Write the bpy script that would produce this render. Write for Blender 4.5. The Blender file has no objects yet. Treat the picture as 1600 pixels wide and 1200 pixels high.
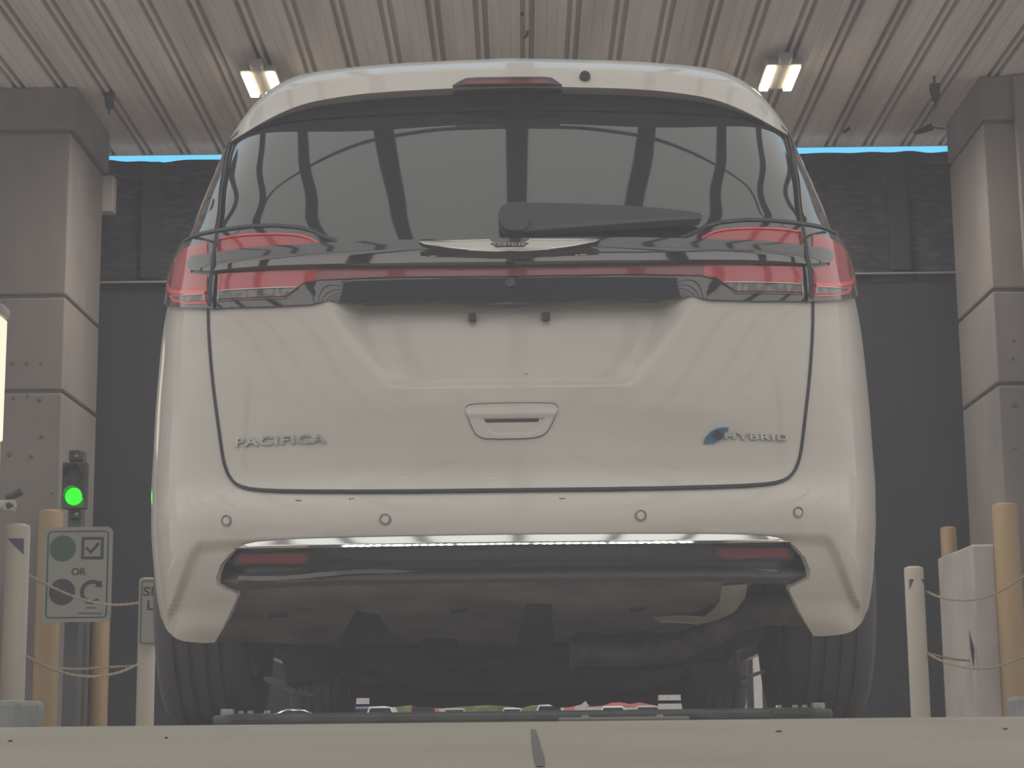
import bpy, bmesh, math, random
import numpy as np
from mathutils import Vector, Matrix, Euler
from mathutils.geometry import delaunay_2d_cdt
random.seed(7)
SC = bpy.context.scene
COL = SC.collection

# ------------------------------------------------------------------ camera
FPX = 2950.0
CAMZ = -0.015
PITCH, YAW, ROLL = math.radians(10.37), math.radians(0.22), math.radians(-0.62)
cam_d = bpy.data.cameras.new('camera')
cam = bpy.data.objects.new('camera', cam_d)
COL.objects.link(cam)
cam_d.sensor_width = 36.0
cam_d.lens = 36.0 * FPX / 1600.0
cam_d.clip_start = 0.02
cam_d.clip_end = 1000
CM = Matrix.Rotation(YAW, 3, 'Z') @ Matrix.Rotation(math.pi / 2 + PITCH, 3, 'X') @ Matrix.Rotation(ROLL, 3, 'Z')
cam.matrix_world = Matrix.Translation((0, 0, CAMZ)) @ CM.to_4x4()
SC.camera = cam
SC.view_settings.view_transform = 'Standard'
SC.view_settings.look = 'None'
SC.view_settings.gamma = 1.0
SC.view_settings.exposure = 0.0
SC.cycles.use_denoising = True
SC.cycles.max_bounces = 8
SC.cycles.diffuse_bounces = 4
SC.cycles.sample_clamp_indirect = 20.0
SC.cycles.volume_bounces = 1
VEIL = 0.033

# ------------------------------------------------------------------ world sky
w = bpy.data.worlds.new('sky'); SC.world = w; w.use_nodes = True
nt = w.node_tree; nt.nodes.clear()
def N(t, **k):
    n = nt.nodes.new(t)
    for a, b in k.items(): setattr(n, a, b)
    return n
out = N('ShaderNodeOutputWorld'); bg = N('ShaderNodeBackground')
tc = N('ShaderNodeTexCoord'); sx = N('ShaderNodeSeparateXYZ')
nt.links.new(tc.outputs['Generated'], sx.inputs[0])
mr = N('ShaderNodeMapRange'); mr.inputs[1].default_value = 0.35; mr.inputs[2].default_value = 0.9
nt.links.new(sx.outputs['Y'], mr.inputs[0])
mx = N('ShaderNodeMix', data_type='RGBA')
mx.inputs[6].default_value = (1.0, 0.98, 0.94, 1)      # hazy cream light overhead and behind
mx.inputs[7].default_value = (0.17, 0.70, 1.15, 1)      # clear blue sky ahead
nt.links.new(mr.outputs[0], mx.inputs[0]); nt.links.new(mx.outputs[2], bg.inputs[0])
SKY = 1.02
bg.inputs[1].default_value = SKY
nt.links.new(bg.outputs[0], out.inputs[0])

# ------------------------------------------------------------------ pixel helpers (1600x1200 frame)
CMi = CM.transposed()
CN = np.array(CM)
def ray(px, py): return CM @ Vector((px - 800.0, 600.0 - py, -FPX))
def P(px, py, Y):
    d = ray(px, py); t = Y / d.y
    return Vector((d.x * t, Y, CAMZ + d.z * t))
def proj(v):
    c = CMi @ (Vector(v) - Vector((0, 0, CAMZ)))
    return 800 + FPX * c.x / -c.z, 600 - FPX * c.y / -c.z
def projn(p):
    q = p - np.array([0, 0, CAMZ]); c = q @ CN
    return 800 + FPX * c[..., 0] / -c[..., 2], 600 - FPX * c[..., 1] / -c[..., 2]

# ------------------------------------------------------------------ materials
MATS = {}
def mat(name, col, rough=0.6, metal=0.0, coat=0.0, spec=0.5, noise=None, emit=None, bump=None, coat_rough=0.03, ior=1.5):
    m = bpy.data.materials.new(name); m.use_nodes = True; MATS[name] = m
    t = m.node_tree; b = t.nodes['Principled BSDF']
    b.inputs['Base Color'].default_value = (*col, 1); b.inputs['Roughness'].default_value = rough
    b.inputs['Metallic'].default_value = metal; b.inputs['Coat Weight'].default_value = coat
    b.inputs['Coat Roughness'].default_value = coat_rough
    b.inputs['Specular IOR Level'].default_value = spec; b.inputs['IOR'].default_value = ior
    if emit:
        b.inputs['Emission Color'].default_value = (*emit[0], 1); b.inputs['Emission Strength'].default_value = emit[1]
    if noise or bump:
        tc = t.nodes.new('ShaderNodeTexCoord'); mp = t.nodes.new('ShaderNodeMapping')
        t.links.new(tc.outputs['Object'], mp.inputs[0])
    if noise:   # (scale xyz, col2, detail, lo, hi)
        sc, c2, det, lo, hi = noise
        mp.inputs['Scale'].default_value = sc
        nz = t.nodes.new('ShaderNodeTexNoise'); nz.inputs['Scale'].default_value = 1.0; nz.inputs['Detail'].default_value = det
        t.links.new(mp.outputs[0], nz.inputs['Vector'])
        r = t.nodes.new('ShaderNodeMapRange'); r.inputs[1].default_value = lo; r.inputs[2].default_value = hi
        t.links.new(nz.outputs['Fac'], r.inputs[0])
        mxn = t.nodes.new('ShaderNodeMix'); mxn.data_type = 'RGBA'
        mxn.inputs[6].default_value = (*col, 1); mxn.inputs[7].default_value = (*c2, 1)
        t.links.new(r.outputs[0], mxn.inputs[0]); t.links.new(mxn.outputs[2], b.inputs['Base Color'])
    if bump:
        bs, st = bump
        n2 = t.nodes.new('ShaderNodeTexNoise'); n2.inputs['Scale'].default_value = bs; n2.inputs['Detail'].default_value = 4
        t.links.new(tc.outputs['Object'], n2.inputs['Vector'])
        bp = t.nodes.new('ShaderNodeBump'); bp.inputs['Strength'].default_value = st; bp.inputs['Distance'].default_value = 0.01
        t.links.new(n2.outputs['Fac'], bp.inputs['Height']); t.links.new(bp.outputs[0], b.inputs['Normal'])
    return m
paint = mat('white_paint', (0.62, 0.575, 0.53), 0.5, coat=0.6, coat_rough=0.06, spec=0.3, noise=((3, 3, 9), (0.575, 0.525, 0.485), 3, 0.4, 0.7))
dkplastic = mat('dark_plastic', (0.05, 0.05, 0.052), 0.5)
gloss = mat('gloss_black', (0.02, 0.02, 0.022), 0.06, coat=1.0, ior=1.7)
glass = mat('privacy_glass', (0.03, 0.034, 0.032), 0.03, coat=1.0, ior=1.6)
frit_refl = mat('frit_spoiler_reflection', (0.05, 0.052, 0.06), 0.35)
crack0 = mat('rust_speck', (0.20, 0.15, 0.09), 0.8)
chrome0 = mat('pale_scratch', (0.75, 0.73, 0.68), 0.5)
chrome = mat('chrome', (0.82, 0.82, 0.80), 0.08, metal=1.0)
silver = mat('silver_badge', (0.50, 0.48, 0.45), 0.2, metal=1.0)
redlens = mat('red_lens', (0.50, 0.05, 0.06), 0.12, coat=1.0)
redbright = mat('red_reflector_edge', (0.95, 0.07, 0.09), 0.3, coat=1.0)
reddark = mat('dark_red_lens', (0.22, 0.02, 0.035), 0.15, coat=1.0)
brakem = mat('smoked_red', (0.07, 0.02, 0.025), 0.25, coat=1.0)
clearlens = mat('clear_lens', (0.16, 0.15, 0.13), 0.15, coat=1.0, noise=((60, 60, 20), (0.05, 0.05, 0.05), 1, 0.45, 0.55))
rubber = mat('tyre_rubber', (0.085, 0.085, 0.088), 0.75, bump=(60, 0.3))
underm = mat('dusty_underbody', (0.20, 0.185, 0.165), 0.85, noise=((6, 6, 6), (0.10, 0.095, 0.09), 5, 0.4, 0.65))
steeld = mat('dark_underbody_steel', (0.035, 0.034, 0.036), 0.7)
pipem = mat('exhaust_steel', (0.14, 0.125, 0.11), 0.55, metal=0.3, noise=((14, 5, 14), (0.07, 0.06, 0.055), 4, 0.4, 0.65))
foil = mat('heat_shield_foil', (0.62, 0.58, 0.50), 0.4, metal=0.35, bump=(70, 0.7))
alloy = mat('cast_aluminium', (0.30, 0.29, 0.27), 0.5, metal=0.4)
concrete = mat('floor_concrete', (0.36, 0.315, 0.25), 0.85, noise=((2.2, 1.2, 2), (0.30, 0.265, 0.212), 5, 0.35, 0.7), bump=(30, 0.1))
pillarm = mat('pillar_concrete', (0.25, 0.228, 0.22), 0.9, noise=((2, 2, 1.2), (0.185, 0.172, 0.168), 5, 0.35, 0.7), bump=(15, 0.15))
deckm = mat('ceiling_deck', (0.74, 0.68, 0.68), 0.8, noise=((6.0, 0.3, 1), (0.52, 0.475, 0.475), 6, 0.38, 0.68))
tan = mat('tan_bollard_paint', (0.37, 0.26, 0.14), 0.55)
cream = mat('cream_bollard_paint', (0.47, 0.43, 0.37), 0.6)
bluetape = mat('dark_blue_tape', (0.05, 0.06, 0.12), 0.5)
block = mat('block_concrete', (0.30, 0.31, 0.30), 0.9, noise=((8, 8, 8), (0.22, 0.23, 0.23), 5, 0.35, 0.7))
signm = mat('sign_face', (0.30, 0.31, 0.28), 0.6)
signink = mat('sign_ink', (0.035, 0.035, 0.045), 0.6)
signgreen = mat('sign_green', (0.05, 0.10, 0.075), 0.6)
ropem = mat('rope', (0.33, 0.27, 0.215), 0.9)
postm = mat('galvanised_post', (0.085, 0.09, 0.095), 0.6, metal=0.2)
housing = mat('signal_housing', (0.035, 0.035, 0.035), 0.6)
ledg = mat('green_signal_light', (0.02, 0.8, 0.02), 0.5, emit=((0.01, 1.0, 0.01), 1.5))
clothm = mat('black_shade_cloth', (0.030, 0.033, 0.042), 0.9, noise=((7, 7, 30), (0.09, 0.09, 0.10), 6, 0.5, 0.75), bump=(9, 0.6))
curtm = mat('black_curtain', (0.034, 0.038, 0.048), 0.9)
barm = mat('inspection_bar_steel', (0.085, 0.095, 0.095), 0.6, metal=0.2, noise=((25, 25, 25), (0.05, 0.055, 0.055), 5, 0.4, 0.65))
boltm = mat('bolt_steel', (0.25, 0.26, 0.24), 0.45, metal=0.6)
ledw = mat('white_led', (1, 1, 1), 0.4, emit=((1.0, 0.98, 0.95), 22))
lampm = mat('lamp_lens_glow', (1, 0.95, 0.85), 0.4, emit=((1.0, 0.86, 0.6), 9))
lampbody = mat('lamp_housing', (0.36, 0.34, 0.33), 0.6)
beamm = mat('canopy_beam_steel', (0.06, 0.055, 0.05), 0.6)
glowbox = mat('daylight_glow_cabinet', (0.8, 0.76, 0.62), 0.5, emit=((1.0, 0.93, 0.72), 0.75))  # emission stands in for daylight on the overexposed panel
leafblue = mat('blue_leaf_enamel', (0.03, 0.13, 0.24), 0.2, coat=1.0)
capm = mat('dark_clip', (0.04, 0.035, 0.05), 0.5)
seamm = mat('seam_dark', (0.03, 0.035, 0.05), 0.7)
asphalt = mat('outdoor_paving', (0.34, 0.33, 0.31), 0.9)

# ------------------------------------------------------------------ object helpers
def link(name, me, m=None, parent=None):
    o = bpy.data.objects.new(name, me); COL.objects.link(o)
    if m is not None and me is not None: me.materials.append(m)
    if parent is not None: o.parent = parent
    return o
def tag(o, label=None, cat=None, group=None, kind=None):
    if label: o['label'] = label
    if cat: o['category'] = cat
    if group: o['group'] = group
    if kind: o['kind'] = kind
    return o
def empty(name, label, cat, group=None, loc=(0, 0, 0)):
    o = link(name, None); o.location = loc; o.empty_display_size = 0.1
    return tag(o, label, cat, group)
class MB:
    """collects shapes; positions are world positions"""
    def __init__(s): s.v = []; s.f = []; s.sm = []
    def add(s, vs, fs, smooth=False):
        k = len(s.v); s.v += [tuple(v) for v in vs]; s.f += [tuple(i + k for i in f) for f in fs]; s.sm += [smooth] * len(fs)
        return s
    def box(s, lo, hi, bev=0.0, rot=None):
        bm = bmesh.new(); bmesh.ops.create_cube(bm, size=1.0)
        lo = Vector(lo); hi = Vector(hi); c = (lo + hi) / 2; d = hi - lo
        for v in bm.verts: v.co = Vector((v.co.x * d.x, v.co.y * d.y, v.co.z * d.z))
        if bev: bmesh.ops.bevel(bm, geom=bm.edges[:], offset=bev, segments=2, affect='EDGES', profile=0.5)
        if rot is not None:
            for v in bm.verts: v.co = rot @ v.co
        bm.verts.index_update()
        s.add([v.co + c for v in bm.verts], [[v.index for v in f.verts] for f in bm.faces]); bm.free(); return s
    def tube(s, pts, r, n=12, caps=True, squash=(1, 1)):
        pts = [Vector(p) for p in pts]; rs = r if isinstance(r, (list, tuple)) else [r] * len(pts)
        vs = []; fs = []; up = None
        for i, p in enumerate(pts):
            t = (pts[min(i + 1, len(pts) - 1)] - pts[max(i - 1, 0)]).normalized()
            if up is None: up = Vector((0, 0, 1)) if abs(t.z) < 0.9 else Vector((1, 0, 0))
            a = t.cross(up).normalized(); b = a.cross(t).normalized(); up = b
            for k in range(n):
                an = 2 * math.pi * k / n
                vs.append(p + a * math.cos(an) * rs[i] * squash[0] + b * math.sin(an) * rs[i] * squash[1])
        for i in range(len(pts) - 1):
            for k in range(n):
                fs.append((i * n + k, i * n + (k + 1) % n, (i + 1) * n + (k + 1) % n, (i + 1) * n + k))
        s.add(vs, fs, True)
        if caps:
            s.add(vs[:n], [tuple(range(n))]); s.add(vs[-n:], [tuple(reversed(range(n)))])
        return s
    def lathe(s, prof, c, axis='z', n=24):
        vs = []; fs = []; c = Vector(c)
        for (r, h) in prof:
            for k in range(n):
                a = 2 * math.pi * k / n; x, y = r * math.cos(a), r * math.sin(a)
                vs.append(c + (Vector((x, y, h)) if axis == 'z' else Vector((h, x, y)) if axis == 'x' else Vector((x, h, y))))
        for i in range(len(prof) - 1):
            for k in range(n): fs.append((i * n + k, i * n + (k + 1) % n, (i + 1) * n + (k + 1) % n, (i + 1) * n + k))
        return s.add(vs, fs, True)
    def prism(s, poly, y0, y1):
        """poly of (x, z), extruded along y"""
        n = len(poly); vs = [(x, y0, z) for x, z in poly] + [(x, y1, z) for x, z in poly]
        fs = [tuple(range(n)), tuple(reversed(range(n, 2 * n)))] + [(i, i + n, (i + 1) % n + n, (i + 1) % n) for i in range(n)]
        return s.add(vs, fs)
    def build(s, name, m, parent=None, fix=True):
        me = bpy.data.meshes.new(name); me.from_pydata(s.v, [], s.f); me.update()
        me.polygons.foreach_set('use_smooth', s.sm)
        if fix:
            bm = bmesh.new(); bm.from_mesh(me); bmesh.ops.recalc_face_normals(bm, faces=bm.faces[:]); bm.to_mesh(me); bm.free()
        if any(s.sm):
            try: me.set_sharp_from_angle(angle=math.radians(50))
            except Exception: pass
        return link(name, me, m, parent)
def struct(o): o['kind'] = 'structure'; return o

# ------------------------------------------------------------------ smooth interpolation
def pchip(xs, ys):
    xs = np.array(xs, float); ys = np.array(ys, float); h = np.diff(xs); d = np.diff(ys) / h
    m = np.zeros(len(xs)); m[0] = d[0]; m[-1] = d[-1]
    for i in range(1, len(xs) - 1):
        if d[i - 1] * d[i] > 0:
            w1 = 2 * h[i] + h[i - 1]; w2 = h[i] + 2 * h[i - 1]; m[i] = (w1 + w2) / (w1 / d[i - 1] + w2 / d[i])
    def f(x):
        x = np.clip(np.asarray(x, float), xs[0], xs[-1]); i = np.clip(np.searchsorted(xs, x) - 1, 0, len(xs) - 2)
        t = (x - xs[i]) / h[i]
        return (ys[i] * (1 + 2 * t) * (1 - t) ** 2 + m[i] * h[i] * t * (1 - t) ** 2 + ys[i + 1] * t * t * (3 - 2 * t) + m[i + 1] * h[i] * t * t * (t - 1))
    return f
def sst(x): x = np.clip(x, 0, 1); return x * x * (3 - 2 * x)

# ------------------------------------------------------------------ the van's outer surface
XC = P(797, 468, 4.43).x
# plan outline: fraction of half width, depth behind the rearmost line
PL = [(0, 0), (.2, .004), (.4, .018), (.55, .04), (.68, .075), (.76, .115), (.82, .17), (.86, .24), (.89, .33), (.92, .45), (.95, .60), (.98, .80), (1.0, 1.05), (1.003, 1.5), (1.0, 2.4), (.985, 3.6), (.97, 4.6)]
_s = [0]
for a, b in zip(PL, PL[1:]): _s.append(_s[-1] + math.hypot(b[0] - a[0], b[1] - a[1]))
SMAX = _s[-1]
_ms = [-v for v in reversed(_s[1:])] + _s
_g = np.arange(-1.0, SMAX, .01); _gk = np.exp(-.5 * (np.arange(-12, 13) * .01 / .04) ** 2); _gk /= _gk.sum()
def _sm(v): f = pchip(_ms, v); return pchip(_g, np.convolve(np.pad(f(_g), 12, mode='reflect', reflect_type='odd'), _gk, 'valid'))
XF = _sm([-p[0] for p in reversed(PL[1:])] + [p[0] for p in PL]); YF = _sm([p[1] for p in reversed(PL[1:])] + [p[1] for p in PL])
S_SIDE = _s[12]
ZB = [.12, .17, .22, .30, .38, .46, .505, .53, .56, .62, .75, .9, 1.0, 1.06, 1.10, 1.2, 1.3, 1.4, 1.5, 1.6, 1.72]
YB = [4.55, 4.455, 4.385, 4.325, 4.305, 4.300, 4.315, 4.345, 4.375, 4.385, 4.395, 4.415, 4.435, 4.456, 4.471, 4.500, 4.534, 4.574, 4.620, 4.672, 4.74]
YBf = pchip(ZB, YB)
_zz = np.arange(.10, 1.76, .005); _yy = YBf(_zz)
_kw = 17; _kk = np.exp(-.5 * (np.arange(-_kw, _kw + 1) * .005 / .022) ** 2); _kk /= _kk.sum()
_ys = np.convolve(np.pad(_yy, _kw, mode='reflect', reflect_type='odd'), _kk, 'valid')
_bl = np.clip((_zz - .50) / .1, 0, 1)
YBf = pchip(_zz, _ys)
SIL = pchip([92, 160, 202, 237, 282, 320, 357, 372, 390, 417, 449, 468, 500, 600, 640, 700, 780, 850, 900, 930, 950, 965, 978, 989, 996],
            [1120, 1200, 1230, 1247, 1267, 1285, 1297, 1305, 1322, 1330, 1332, 1336, 1343, 1355, 1359, 1363, 1369, 1367, 1364, 1361, 1357, 1354, 1352, 1350, 1349])
_ss = np.linspace(0, SMAX, 500); _xf = XF(_ss); _yf = YF(_ss)
_zs = np.arange(.14, 1.66, .02); _W = []
for z in _zs:
    lo, hi = .5, 1.2
    for _ in range(30):
        Wm = (lo + hi) / 2
        p = np.stack([XC + Wm * _xf, float(YBf(z)) + _yf, np.full_like(_xf, z)], -1)
        px, py = projn(p)
        if np.max(px - SIL(py)) > 0: hi = Wm
        else: lo = Wm
    _W.append(lo)
_W = np.array(_W); _k = np.exp(-.5 * (np.arange(-8, 9) * .02 / .03) ** 2); _k /= _k.sum(); _W = np.convolve(np.pad(_W, 8, mode='reflect', reflect_type='odd'), _k, 'valid')
Wf = pchip(_zs, _W)
def F0(s, z):
    a = np.abs(s); return np.stack([XC + np.sign(s) * Wf(z) * XF(a), YBf(z) + YF(a), z + 0 * s], -1)
def NRM(F, s, z, e=.002):
    a = F(s + e, z) - F(s - e, z); b = F(s, z + e) - F(s, z - e)
    n = np.cross(a, b); n /= np.maximum(np.linalg.norm(n, axis=-1, keepdims=True), 1e-9)
    return n      # +s right, +z up -> points to -y (towards the camera)
def FO(off):
    def F(s, z):
        s = np.asarray(s, float); z = np.asarray(z, float)
        o = off(s, z) if callable(off) else off
        return F0(s, z) + NRM(F0, s, z, .006) * (np.asarray(o + 0 * s)[..., None])
    return F
def HS(px, py, off=0.0):
    """pixel on the right half -> (s, z) on the body surface"""
    z = .9
    for _ in range(25):
        p = F0(_ss, np.full_like(_ss, z)); 
        qx, qy = projn(p); k = int(np.argmax(qx))
        if px >= qx[k]: s = _ss[k]; y = qy[k]; Y = p[k, 1]
        else: s = np.interp(px, qx[:k + 1], _ss[:k + 1]); y = np.interp(px, qx[:k + 1], qy[:k + 1]); Y = np.interp(px, qx[:k + 1], p[:k + 1, 1])
        z += (y - py) * Y / FPX * .9
        z = min(max(z, .13), 1.66)
    return float(s), float(z)
def HO(px, py, off):
    s, z = HS(px, py)
    if not off: return s, z
    F = FO(off)
    s0 = s
    for _ in range(5):
        p = F(np.array([s]), np.array([z])); qx, qy = projn(p)
        z += float((qy[0] - py) * p[0, 1] / FPX)
        if s < .8: s += float((px - qx[0]) * p[0, 1] / FPX)
    return float(max(s, 0)), z
def inside(x, y, poly):
    c = False; n = len(poly); j = n - 1
    for i in range(n):
        if (poly[i][1] > y) != (poly[j][1] > y) and x < (poly[j][0] - poly[i][0]) * (y - poly[i][1]) / (poly[j][1] - poly[i][1]) + poly[i][0]: c = not c
        j = i
    return c
def inside_n(X, Y, poly):
    c = np.zeros(len(X), bool); n = len(poly); j = n - 1
    for i in range(n):
        xi, yi = poly[i]; xj, yj = poly[j]
        if yi != yj:
            m = ((yi > Y) != (yj > Y)) & (X < (xj - xi) * (Y - yi) / (yj - yi) + xi); c ^= m
        j = i
    return c
def resample(poly, step, closed=True):
    out = []; n = len(poly)
    for i in range(n if closed else n - 1):
        a = poly[i]; b = poly[(i + 1) % n]; L = math.hypot(b[0] - a[0], b[1] - a[1]); k = max(1, int(math.ceil(L / step)))
        for j in range(k): out.append((a[0] + (b[0] - a[0]) * j / k, a[1] + (b[1] - a[1]) * j / k))
    if not closed: out.append(poly[-1])
    return out
def rnd(pts, closed=False, it=2):
    """Chaikin rounding"""
    for _ in range(it):
        q = []; n = len(pts)
        if not closed: q.append(pts[0])
        for i in range(n if closed else n - 1):
            a = pts[i]; b = pts[(i + 1) % n]
            q.append((a[0] * .75 + b[0] * .25, a[1] * .75 + b[1] * .25)); q.append((a[0] * .25 + b[0] * .75, a[1] * .25 + b[1] * .75))
        if not closed: q.append(pts[-1])
        pts = q
    return pts
def patch(name, poly, F, m, parent, step=.012, thick=.012, holes=(), fine=None):
    """poly in (s, z); F maps to 3D; smooth analytic normals; rim of given thickness"""
    P2 = resample(poly, step); HH = [resample(h, step) for h in holes]
    xs = [p[0] for p in P2]; ys = [p[1] for p in P2]
    verts = [Vector(p) for p in P2]; edges = [(i, (i + 1) % len(P2)) for i in range(len(P2))]
    for H in HH:
        k = len(verts); verts += [Vector(p) for p in H]; edges += [(k + i, k + (i + 1) % len(H)) for i in range(len(H))]
    nb = len(verts); B = np.array([tuple(v) for v in verts])
    GX = []
    for st in ([step] if fine is None else [step, fine[1]]):
        gx = np.arange(min(xs), max(xs), st); gy = np.arange(min(ys), max(ys), st); A_, B_ = np.meshgrid(gx, gy)
        A_ = A_ + (np.arange(len(gy)) % 2)[:, None] * st / 2; A_ = A_.ravel(); B_ = B_.ravel()
        if fine is not None:
            km = fine[0](A_, B_); km = km if st == fine[1] else ~km; A_ = A_[km]; B_ = B_[km]
        km = inside_n(A_, B_, P2)
        for H in HH: km &= ~inside_n(A_, B_, H)
        A_ = A_[km]; B_ = B_[km]
        for c0 in range(0, len(A_), 2000):
            a_ = A_[c0:c0 + 2000]; b_ = B_[c0:c0 + 2000]
            d = np.min((B[None, :, 0] - a_[:, None]) ** 2 + (B[None, :, 1] - b_[:, None]) ** 2, axis=1)
            k_ = d > (st * .5) ** 2; GX += [Vector((float(x_), float(y_))) for x_, y_ in zip(a_[k_], b_[k_])]
    verts += GX
    vo, eo, fo, *_ = delaunay_2d_cdt(verts, edges, [], 0, 1e-7)
    VO_ = np.array([tuple(v) for v in vo]); fo = [tuple(f) for f in fo]
    C_ = np.array([VO_[list(f)].mean(0) for f in fo]); ok_ = inside_n(C_[:, 0], C_[:, 1], P2)
    for H in HH: ok_ &= ~inside_n(C_[:, 0], C_[:, 1], H)
    tris = [f for f, k_ in zip(fo, ok_) if k_]
    A = np.array([tuple(v) for v in vo]); X = F(A[:, 0], A[:, 1]); Nn = NRM(F, A[:, 0], A[:, 1])
    # orientation
    fs = []
    for t in tris:
        a, b, c = (X[i] for i in t[:3]); n = np.cross(b - a, c - a)
        fs.append(t if n @ Nn[t[0]] > 0 else tuple(reversed(t)))
    cnt = {}
    for t in fs:
        for i in range(len(t)): cnt[(t[i], t[(i + 1) % len(t)])] = 1
    bd = [(a, b) for (a, b) in cnt if (b, a) not in cnt]
    V = [tuple(x) for x in X]; NV = [tuple(n) for n in Nn]; sm = [True] * len(fs)
    if thick:
        for a, b in bd:
            k = len(V); pa, pb = X[a], X[b]; qa = pa - Nn[a] * thick; qb = pb - Nn[b] * thick
            V += [tuple(pa), tuple(pb), tuple(qb), tuple(qa)]; fs.append((k + 1, k, k + 3, k + 2))
            n = np.cross(pa - pb, qa - pb); n = n / max(np.linalg.norm(n), 1e-9)
            NV += [tuple(n)] * 4; sm.append(True)
    me = bpy.data.meshes.new(name); me.from_pydata(V, [], fs); me.update()
    me.polygons.foreach_set('use_smooth', sm)
    me.normals_split_custom_set_from_vertices(NV)
    return link(name, me, m, parent)
def half(pts, it=0, off=0):
    """half outline in right-side pixels, first and last points on the centre plane -> closed (s, z) outline"""
    q = [HO(*p, off(*p) if callable(off) else off) for p in pts]; q[0] = (0.0, q[0][1]); q[-1] = (0.0, q[-1][1])
    if it: q = rnd(q, False, it)
    return q + [(-s, z) for s, z in reversed(q[1:-1])]
def side(pts, sg=1, it=0, off=0):
    q = [HO(*p, off) for p in pts]
    if it: q = rnd(q, True, it)
    q = [(s * sg, z) for s, z in q]
    return q if sg > 0 else q[::-1]
def mirror_px(px, py):
    s, z = HS(px, py); return s, z

van = empty('minivan', 'white minivan seen from behind, standing over a dark steel bar', 'car', loc=(XC, 5.3, 0))
def vp(o):
    o.parent = van; o.matrix_parent_inverse = Matrix.Translation(van.location).inverted(); return o
def sub(o, p):
    o.parent = p
    o.matrix_parent_inverse = Matrix.Identity(4)
    return o
VL = van.location.copy()
def vpatch(name, poly, off, m, parent=None, **k):
    o = patch(name, poly, FO(off), m, None, **k)
    if parent is None: vp(o)
    else: sub(o, parent)     # parts sit at the van's frame, so a sub-part needs no inverse
    return o

# --- lower body: bumper corners and quarter panels, wheel arches cut
zc = lambda px, py: HS(px, py)[1]
crz = [HS(*p) for p in [(1295, 842), (1308, 866), (1320, 895), (1334, 930), (1345, 955)]]
_cz = sorted([(z, s) for s, z in crz]); CRS = pchip([a for a, b in _cz], [b for a, b in _cz]); CRT = _cz[-1][0]
def bodyoff(s, z):
    a = np.abs(s)
    o = -.014 * sst((CRS(z) - a) / .028 + .5) * sst((CRT + .012 - z) / .03) * sst((z - .215) / .06)
    return o
ylevel = lambda Y, z: float(np.interp(Y - float(YBf(z)), _yf, _ss))
q = [HS(*p) for p in [(797, 835), (940, 834), (1115, 834), (1197, 837), (1232, 844), (1249, 856), (1264, 873), (1272, 895), (1270, 907), (1256, 915), (1240, 921), (1238, 928), (1243, 938), (1249, 952), (1261, 978), (1271, 994), (1290, 994), (1318, 991), (1331, 986.5), (1341, 979), (1348, 970), (1353, 958)]]
q[0] = (0.0, q[0][1])
def arch(Yc, zcn, r, z0, n=18):
    o = []
    for k in range(n + 1):
        a = math.pi + math.asin(-(z0 - zcn) / r) - k * (math.pi + 2 * math.asin(-(z0 - zcn) / r)) / n
        Y = Yc + r * math.cos(a); z = zcn + r * math.sin(a); o.append((ylevel(Y, z), z))
    return o
lowz = .19
q += arch(5.46, .37, .42, .31)
q += arch(8.40, .37, .42, .25)
ZT = 1.14
top = HS(1290, 378)[1]
q += [(SMAX - .02, .25), (SMAX - .02, .9), (ylevel(8.0, 1.0), 1.08), (ylevel(5.6, 1.15), 1.155), (ylevel(5.0, 1.15), 1.16)]
tl = [HS(*p) for p in [(1318, 384), (1300, 372), (1262, 362), (1200, 360), (1000, 385)]]
q += tl + [(0.0, tl[-1][1])]
body_poly = q + [(-s, z) for s, z in reversed(q[1:-1])]
hole = half([(797, 440), (1060, 440), (1110, 462), (1245, 480), (1240, 600), (1228, 700), (1195, 738), (797, 748)])
body = vpatch('body', body_poly, bodyoff, paint, step=.028, thick=.02, holes=[hole], fine=(lambda a, b: (np.abs(a) < 1.45) & (np.abs(a) > .45) & (b < .48), .009))
body['label'] = 'white painted bumper and quarter panels'

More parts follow.
